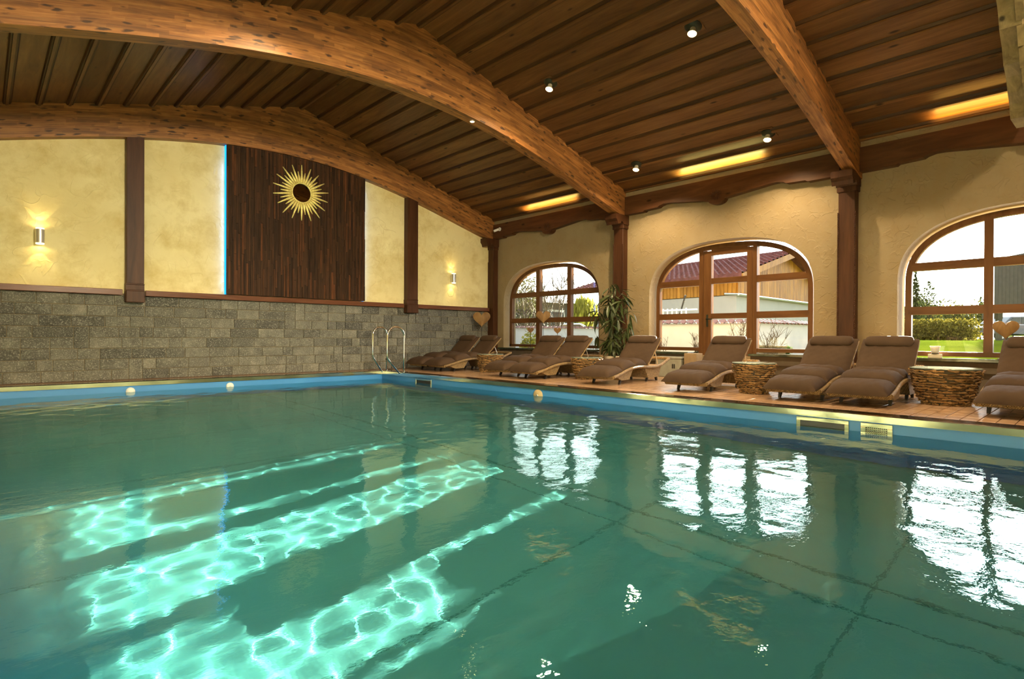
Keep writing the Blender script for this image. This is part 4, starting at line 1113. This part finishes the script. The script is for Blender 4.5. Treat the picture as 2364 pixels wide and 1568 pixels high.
gwall(V(1738, 737, 13.3), V(1960, 748, 16.6), 1.13, 'white garden wall seen in the right panes of the middle window')

# house with tiled roof and boarded gable
C0 = V(1700, 700, 19.6); L0 = V(1338, 700, 26.4); A0 = V(1815, 700, 22.8)
for v in (C0, L0, A0): v.z = 0
Rr = C0+(A0-C0)*2; ZE, ZR, ZG = 2.92, 4.10, 2.20
e1 = (L0-C0).normalized(); e2 = (A0-C0).normalized(); LEN = (L0-C0).length; GW = (Rr-C0).length
WL = LEN*0.55
hs = empty('neighbour_house', (C0.x, C0.y, 0), 0, 'white house with red tiled roof and boarded gable beyond the middle window', 'house')
MAT['hwall'] = plain('cream_house_render', (0.40, 0.40, 0.38), 0.85, 0.0, 0.05, 2.0)
MAT['cladding'] = m_wood('honey_cladding_board', (0.20, 0.080, 0.010), (0.42, 0.19, 0.022), (0.58, 0.30, 0.05), 'Z', 0.6, 5.0, 0.35, True, 2.0)
def P2(a, b, z): v = e1*a+e2*b; return (v.x, v.y, z)
mb = MB(); mb.add([P2(0, 0, -0.2), P2(WL, 0, -0.2), P2(WL, GW, -0.2), P2(0, GW, -0.2), P2(0, 0, ZG), P2(WL, 0, ZG), P2(WL, GW, ZG), P2(0, GW, ZG)], [(0, 1, 5, 4), (1, 2, 6, 5), (2, 3, 7, 6), (3, 0, 4, 7), (4, 5, 6, 7)])
mb.obj('house_wall', MAT['hwall'], hs)
mb = MB(); mb.add([P2(0.1, 0.1, ZG), P2(WL, 0.1, ZG), P2(WL, 0.1, ZE), P2(0.1, 0.1, ZE), P2(0.1, GW, ZG), P2(0.1, GW, ZE), P2(0.1, GW/2, ZR-0.05)], [(0, 1, 2, 3), (0, 3, 6, 5, 4)]); mb.obj('gable_core', MAT['bench_in'], hs)
bw = 0.16; n = int(GW/bw)
for k in range(n):   # boards of the gable
    b = k*bw; h = ZE+(ZR-ZE)*(1-abs((b+bw/2)/(GW/2)-1))-0.08
    vs = [P2(-0.06, b+0.008, ZG+0.02), P2(-0.06, b+bw-0.008, ZG+0.02), P2(-0.06, b+bw-0.008, h), P2(-0.06, b+0.008, h), P2(0.06, b+0.008, ZG+0.02), P2(0.06, b+bw-0.008, ZG+0.02), P2(0.06, b+bw-0.008, h), P2(0.06, b+0.008, h)]
    MB().add(vs, [(0, 1, 2, 3), (4, 7, 6, 5), (0, 4, 5, 1), (1, 5, 6, 2), (2, 6, 7, 3), (3, 7, 4, 0)]).obj('cladding_board', MAT['cladding'], hs)
for k in range(int(WL/bw)):
    a = k*bw
    vs = [P2(a+0.008, -0.04, ZG+0.02), P2(a+bw-0.008, -0.04, ZG+0.02), P2(a+bw-0.008, -0.04, ZE), P2(a+0.008, -0.04, ZE), P2(a+0.008, 0.08, ZG+0.02), P2(a+bw-0.008, 0.08, ZG+0.02), P2(a+bw-0.008, 0.08, ZE), P2(a+0.008, 0.08, ZE)]
    MB().add(vs, [(0, 1, 2, 3), (4, 7, 6, 5), (0, 4, 5, 1), (1, 5, 6, 2), (2, 6, 7, 3), (3, 7, 4, 0)]).obj('cladding_board', MAT['cladding'], hs)
# gutter line
gp = MB(); gp.tube([P2(-0.12, -0.1, ZG+0.02), P2(-0.12, GW, ZG+0.02)], 0.045, 8); gp.tube([P2(-0.12, -0.1, ZG+0.02), P2(0.4, -0.12, ZG+0.06)], 0.04, 8); gp.obj('gutter', MAT['alu'], hs)
# roof: base planes and rolled tile rows
OV = 0.35
def roof_plane(side):
    s0 = -OV*0.9 if side == 0 else GW+OV*0.9; mid = GW/2; slope = (ZR-ZE)/(GW/2); z0 = ZE-slope*OV*0.9
    mb = MB(); mb.add([P2(-OV, s0, z0), P2(LEN+OV, s0, z0), P2(LEN+OV, mid, ZR), P2(-OV, mid, ZR), P2(-OV, s0, z0-0.12), P2(LEN+OV, s0, z0-0.12), P2(LEN+OV, mid, ZR-0.12), P2(-OV, mid, ZR-0.12)],
        [(0, 1, 2, 3), (4, 7, 6, 5), (0, 4, 5, 1), (3, 2, 6, 7), (0, 3, 7, 4), (1, 5, 6, 2)]); mb.obj('roof_slab', MAT['rooftile'], hs)
    if side: return
    t = MB(); rows_ = 13; seg = 6; nt_ = int((LEN+2*OV)/0.24)
    for r in range(rows_):
        f0, f1 = r/rows_, (r+1.12)/rows_
        vs = []; tot = nt_*seg
        for i in range(tot+1):
            a = -OV+(LEN+2*OV)*i/tot; w = 0.032*math.sin(2*PI*i/seg)
            for f, up in ((f0, 0.13), (f0, 0.04), (f1, 0.02)):
                b = s0+(mid-s0)*min(f, 1.0); z = z0+(ZR-z0)*min(f, 1.0)
                p = P2(a, b, z+up+w if f != f0 or up > 0.06 else z-0.0); vs.append(p)
        fs = []
        for i in range(tot): a = 3*i; fs += [(a, a+3, a+5, a+2), (a, a+1, a+4, a+3)]
        t.add(vs, fs)
    tag(t.obj('roof_tiles', MAT['rooftile'], hs), kind='stuff')
    rd = MB(); rd.tube([P2(-OV, mid, ZR+0.06), P2(LEN+OV, mid, ZR+0.06)], 0.11, 8); rd.obj('ridge', MAT['rooftile'], hs)
roof_plane(0); roof_plane(1)
bb = MB(); sl_ = (ZR-ZE)/(GW/2)
for s0, s1, za, zb in ((-OV*0.9, GW/2, ZE-sl_*OV*0.9, ZR), (GW+OV*0.9, GW/2, ZE-sl_*OV*0.9, ZR)):
    bb.add([P2(-OV-0.04, s0, za-0.16), P2(-OV-0.04, s1, zb-0.16), P2(-OV-0.04, s1, zb+0.06), P2(-OV-0.04, s0, za+0.06), P2(-OV, s0, za-0.16), P2(-OV, s1, zb-0.16), P2(-OV, s1, zb+0.06), P2(-OV, s0, za+0.06)], [(0, 1, 2, 3), (4, 7, 6, 5), (0, 4, 5, 1), (2, 6, 7, 3), (0, 3, 7, 4)])
bb.obj('barge_board', MAT['cladding'], hs)
# leaning ladder / rack by the house
rk = empty('wall_rack', tuple(V(1500, 740, 17.5).xy)+(0.8,), math.atan2(e1.y, e1.x)+PI, 'pale rack with upright bars behind the near garden wall', 'rack')
rz0 = 0.9
for k in range(9): MB().box((k*0.17, -0.02, 0.0), (k*0.17+0.03, 0.02, 0.78)).obj('bar', MAT['white'], rk)
MB().box((-0.3, -0.03, 0.70), (1.75, 0.03, 0.75)).obj('top_bar', MAT['alu'], rk)
MB().tube([(1.15, 0, 0.6), (1.35, 0, 1.15)], 0.025, 8).obj('arm', MAT['black'], rk)

# foliage builders
MATF = {}
def fol(name, c, var=0.4):
    m = M_(name, 0.8, spec=0.1); g = m.node('NewGeometry'); r = g.outputs['Random Per Island']
    m.col(m.ramp(r, [(0.0, tuple(x*(1-var) for x in c)), (1.0, tuple(min(1, x*(1+var)) for x in c))]))
    tr = m.node('BsdfTranslucent'); tr.inputs[0].default_value = (*[min(1, x*1.3) for x in c], 1); mx = m.node('MixShader'); mx.inputs[0].default_value = 0.15
    m.l.new(m.b.outputs[0], mx.inputs[1]); m.l.new(tr.outputs[0], mx.inputs[2]); m.l.new(mx.outputs[0], m.out.inputs[0]); return m.m
def leafcloud(mb, c, rad, n, size, rr, droop=0.0):
    for _ in range(n):
        while True:
            p = Vector((rr.uniform(-1, 1), rr.uniform(-1, 1), rr.uniform(-1, 1)))
            if 0.25 < p.length < 1: break
        q = Vector((c[0]+p.x*rad[0], c[1]+p.y*rad[1], c[2]+p.z*rad[2])); s = size*rr.uniform(0.6, 1.4)
        a = Vector((rr.uniform(-1, 1), rr.uniform(-1, 1), rr.uniform(-1, 1))).normalized()*s; b = Vector((rr.uniform(-1, 1), rr.uniform(-1, 1), rr.uniform(-1, 1))).normalized()*s*0.6
        if droop: a = Vector((rr.uniform(-.2, .2), rr.uniform(-.2, .2), -1))*s*droop
        mb.add([q-a, q+b, q+a, q-b], [(0, 1, 2, 3)])
def twigs(mb, base, h, n, spread, rr, r0=0.012, forks=3):
    for k in range(n):
        a = rr.uniform(0, 2*PI); s = rr.uniform(0.15, 1)*spread; H_ = h*rr.uniform(0.6, 1.0); pts = []
        for i in range(5):
            f = i/4; pts.append((base[0]+math.cos(a)*s*f**1.2+rr.uniform(-.02, .02)*h, base[1]+math.sin(a)*s*f**1.2+rr.uniform(-.02, .02)*h, base[2]+H_*f))
        mb.tube(pts, r0, 4, rad=[r0*(1-0.8*i/4) for i in range(5)])
        for j in range(forks):
            i = rr.randint(1, 3); p = Vector(pts[i]); d = Vector((rr.uniform(-1, 1), rr.uniform(-1, 1), rr.uniform(0.6, 1.6))).normalized()*h*rr.uniform(0.15, 0.35)
            mb.tube([p, p+d*0.5+Vector((0, 0, 0.02)), p+d], r0*0.5, 4, rad=[r0*0.5, r0*0.35, r0*0.15])
def at(px, D, z=0.0):
    v = V(px, 780, D); return (v.x, v.y, z)
F_olive = fol('olive_foliage', (0.060, 0.066, 0.020)); F_yel = fol('yellow_green_foliage', (0.20, 0.20, 0.025)); F_dark = fol('dark_foliage', (0.028, 0.040, 0.012)); F_hedge = fol('hedge_foliage', (0.13, 0.115, 0.018), 0.6); F_grass = fol('tuft_foliage', (0.06, 0.12, 0.03))
BARK = plain('pale_twig_bark', (0.055, 0.042, 0.026), 0.9)
rr = random.Random(21)
def tree(px, D, base, h, w, mat, label, n=900, size=0.12, kind='round', trunk=True, droop=0.0, lift=0.3):
    x, y, _ = at(px, D); t = empty('tree' if h > 1.6 else 'shrub', (x, y, base), 0, label, 'tree' if h > 1.6 else 'shrub')
    mb = MB()
    if kind == 'conifer':
        for i in range(9):
            f = i/8; leafcloud(mb, (0, 0, h*(0.12+0.86*f)), (w*(1-f*0.92), w*(1-f*0.92), h*0.08), int(n/9*(1.15-f)), size, rr)
    else:
        for k in range(6): leafcloud(mb, (rr.uniform(-.4, .4)*w, rr.uniform(-.4, .4)*w, h*(lift+0.12+rr.uniform(0, .45))), (w*0.65, w*0.65, h*0.26), n//6, size, rr, droop)
    mb.obj('crown', mat, t)
    if trunk: tb = MB(); twigs(tb, (0, 0, 0), h*0.95, 3 if kind == 'conifer' else 7, w*(0.1 if kind == 'conifer' else 0.8), rr, 0.04*h/3); tb.obj('trunk', BARK, t)
def bare(px, D, base, h, w, label, n=14, r0=0.02):
    x, y, _ = at(px, D); t = empty('bare_shrub', (x, y, base), 0, label, 'shrub'); mb = MB(); twigs(mb, (0, 0, 0), h, n, w, rr, r0, 5); mb.obj('branch', BARK, t)
# left window view
bare(1215, 27, 0, 3.8, 1.5, 'tall bare tree in the left panes of the left window', 14, 0.035)
bare(1283, 27, 0, 4.4, 1.6, 'tall bare tree in the middle panes of the left window', 18, 0.035)
tree(1210, 40, 0, 5.2, 1.6, F_olive, 'hazy budding tree far beyond the left window', 1400, 0.10)
tree(1352, 33, 0, 3.1, 1.0, F_yel, 'yellow-green weeping willow behind the plant', 1500, 0.16, droop=1.6, lift=0.15)
tree(1217, 19, 0, 1.25, 0.45, F_yel, 'bright yellow-green bush in front of the far garden wall', 900, 0.05, trunk=False, lift=0.05)
bare(1235, 20, 0, 1.1, 0.35, 'thin bare shrub before the far garden wall, left', 9, 0.008)
bare(1303, 20, 0, 0.9, 0.35, 'thin bare shrub low in the middle pane of the left window', 9, 0.008)
bare(1372, 20, 0, 0.9, 0.35, 'thin bare shrub low in the right pane of the left window', 9, 0.008)
def far_building(px0, px1, D, h, label, wallm, roofm, cols, rws, rise=0.8):
    a = at(px0, D); b = at(px1, D*1.05); d = Vector(b)-Vector(a); L = d.length; t = empty('far_house', (a[0], a[1], 0), math.atan2(d.y, d.x), label, 'house')
    MB().box((0, 0, -0.5), (L, 6, h)).obj('house_wall', wallm, t)
    MB().prism([(-0.4, h-0.05), (6.4, h-0.05), (3, h+rise)], -0.3, L+0.3, 'YZ').obj('roof', roofm, t)
    for i in range(cols):
        for j in range(rws):
            cx = L*(i+0.5)/cols; cz = h*(j+0.55)/rws; w_ = L/cols*0.28; hh = h/rws*0.28
            f = MB().box((cx-w_, -0.05, cz-hh), (cx+w_, 0.02, cz+hh)).obj('window_frame', MAT['white'], t); MB().box((cx-w_*0.82, -0.07, cz-hh*0.82), (cx+w_*0.82, -0.052, cz+hh*0.82)).obj('pane', MAT['slab'], f)
greyroof = plain('grey_roof', (0.10, 0.105, 0.115), 0.8); greywall = plain('grey_weathered_boards', (0.07, 0.064, 0.055), 0.85)
far_building(1192, 1246, 62, 4.7, 'pale house with many windows far beyond the left window', MAT['gwall'], greyroof, 4, 2, 0.9)
far_building(1246, 1318, 48, 3.7, 'dark weathered barn in the middle panes of the left window', greywall, greyroof, 1, 1, 0.8)
hm = MB(); vs = []
for j in range(41):
    for i in range(9):
        px = 1100+300*j/40; D = 110+i*8; v = V(px, 780, D); hgt = 11.0*math.sin(PI*min(1, i/7))*(0.75+0.25*math.sin(j*0.35)+0.1*math.sin(j*1.3)); vs.append((v.x, v.y, hgt))
hm.add(vs, [(j*9+i, j*9+i+1, (j+1)*9+i+1, (j+1)*9+i) for j in range(40) for i in range(8)])
tag(hm.obj('hillside', plain('hazy_wooded_hill', (0.13, 0.13, 0.09), 0.95, 0.0, 0.4, 0.3)), 'hazy wooded hillside beyond the left window', 'hill', kind='thing')
# middle window view
for px, D, h, w, lab in ((1609, 13.2, 0.72, 0.28, 'dark bare twigs low in the left pane beside the garden door'), (1706, 12.0, 1.02, 0.40, 'dense bare shrub seen through the door glass'), (1782, 12.0, 1.05, 0.45, 'dense bare shrub left in the right panes of the middle window'), (1532, 13.4, 0.62, 0.12, 'single thin bare stem at the left of the middle window')):
    bare(px, D, 0.15, h, w, lab, 16 if w > 0.2 else 3, 0.010)
tree(1815, 12.4, 0.30, 0.32, 0.16, F_grass, 'small green tuft beside the planter in the middle window', 300, 0.05, trunk=False, lift=0.0)
pl_ = empty('planter', at(1770, 12.2, 0.25), 0.6, 'weathered low stone planter outside the middle window', 'planter')
MB().box((-0.15, -0.35, 0), (0.45, 0.55, 0.26), 0.02).obj('planter_body', plain('mossy_stone', (0.08, 0.07, 0.045), 0.9), pl_)
MB().box((-0.18, -0.38, 0.26), (0.48, 0.58, 0.31), 0.015).obj('planter_rim', plain('pale_stone_rim', (0.16, 0.15, 0.11), 0.9), pl_)
# right window view
hx = empty('hedge', at(2160, 20.5, 0.60), 0, 'long clipped hedge beyond the lawn in the right window', 'hedge'); mb = MB()
pa, pb = Vector(at(2085, 21))-Vector(at(2160, 20.5)), Vector(at(2236, 20))-Vector(at(2160, 20.5))
for k in range(14):
    c = pa.lerp(pb, k/13); leafcloud(mb, (c.x, c.y, 0.42), (0.55, 0.45, 0.44), 520, 0.05, rr)
mb.obj('foliage', F_hedge, hx); mb = MB()
for k in range(10): c = pa.lerp(pb, k/9); twigs(mb, (c.x, c.y, 0), 0.7, 6, 0.3, rr, 0.012)
mb.obj('branch', BARK, hx)
tree(2113, 34, 0.6, 4.0, 0.75, F_dark, 'slim conifer at the left edge of the sunlit window', 2600, 0.09, 'conifer')
tree(2144, 32, 0.6, 3.3, 1.3, F_dark, 'sparse spreading pine left in the sunlit window', 2200, 0.07, 'conifer')
tree(2263, 60, 0.6, 4.4, 0.8, F_dark, 'small far conifer near the window bar in the sunlit window', 700, 0.15, 'conifer')
for k, px in enumerate((2105, 2135, 2165, 2195, 2225, 2255)):
    tree(px, 38+2*(k % 3), 0.6, 3.1+0.35*(k % 2), 1.15, F_olive if k % 2 else F_hedge, ['leftmost olive bush beyond the hedge in the sunlit window', 'second bush from the left beyond the hedge, tawny', 'third bush from the left beyond the hedge, broad and olive', 'fourth bush from the left beyond the hedge, tawny', 'fifth bush from the left beyond the hedge, olive', 'rightmost bush beyond the hedge, next to the window bar'][k], 700, 0.12, trunk=False, lift=0.1)
far_building(2185, 2248, 75, 5.0, 'long low house behind the bushes in the sunlit window', greywall, greyroof, 3, 1, 0.5)
pv = empty('barn_wall', at(2300, 22, 0.6), -0.9, 'grey boarded barn with jutting eave in the right panes of the sunlit window', 'barn')
for k in range(16): MB().box((-0.3, -0.15-k*0.20, 1.35), (0.0, -0.15-k*0.20+0.19, 3.2)).obj('wall_board', greywall, pv)
MB().box((-0.35, -3.4, 1.25), (0.02, 0.35, 1.36)).obj('eave_beam', greywall, pv); MB().box((-0.2, -0.4, 0), (-0.05, -0.25, 1.3)).obj('pillar', greywall, pv); MB().box((-0.3, -0.35, 0.9), (0.0, 0.35, 1.25)).obj('crate', greywall, pv)
# cars
def car(px, D, base, ang, paint, label):
    x, y, _ = at(px, D); t = empty('car', (x, y, base), ang, label, 'car'); mp = M_('car_paint', 0.22, 0.3, paint, coat=1.0).m
    body = [(-2.2, 0.35), (-2.15, 0.75), (-1.7, 0.90), (-0.9, 0.98), (1.5, 0.98), (2.05, 0.90), (2.2, 0.6), (2.15, 0.30)]
    o = MB().prism(body, -0.85, 0.85, 'XZ').obj('body', mp, t); bv = o.modifiers.new('b', 'BEVEL'); bv.width = 0.09; bv.segments = 3
    cab = [(-1.0, 0.96), (-0.35, 1.42), (0.9, 1.45), (1.75, 0.98)]; o = MB().prism(cab, -0.70, 0.70, 'XZ').obj('cabin', mp, t); bv = o.modifiers.new('b', 'BEVEL'); bv.width = 0.06; bv.segments = 2
    for s in (-1, 1):
        MB().prism([(-0.82, 1.0), (-0.32, 1.34), (0.22, 1.37), (0.22, 1.0)], s*0.703, s*0.712, 'XZ').obj('side_window', MAT['slab'], t)
        MB().prism([(0.30, 1.0), (0.30, 1.37), (0.86, 1.37), (1.45, 1.0)], s*0.703, s*0.712, 'XZ').obj('side_window', MAT['slab'], t)
        for wx in (-1.4, 1.4):
            w = MB().lathe([(0.16, -0.11), (0.31, -0.11), (0.33, -0.08), (0.33, 0.08), (0.31, 0.11), (0.16, 0.11)], 24, (wx, s*0.78, 0.33), 'Y').obj('wheel', MAT['black'], t, smooth=True, angle=40)
            MB().lathe([(0.19, -0.125), (0.19, 0.125)], 16, (wx, s*0.78, 0.33), 'Y').obj('hub', MAT['alu'], w)
    MB().box((2.12, -0.75, 0.72), (2.21, -0.45, 0.86), 0.01).obj('tail_light', plain('red_lamp', (0.5, 0.02, 0.02), 0.3), t)
car(2318, 33, 0.60, -0.72+0.2, (0.03, 0.035, 0.045), 'dark car parked beyond the lawn in the sunlit window')
car(1300, 31, 0.02, -0.80, (0.55, 0.62, 0.70), 'pale car whose roof shows over the far garden wall')
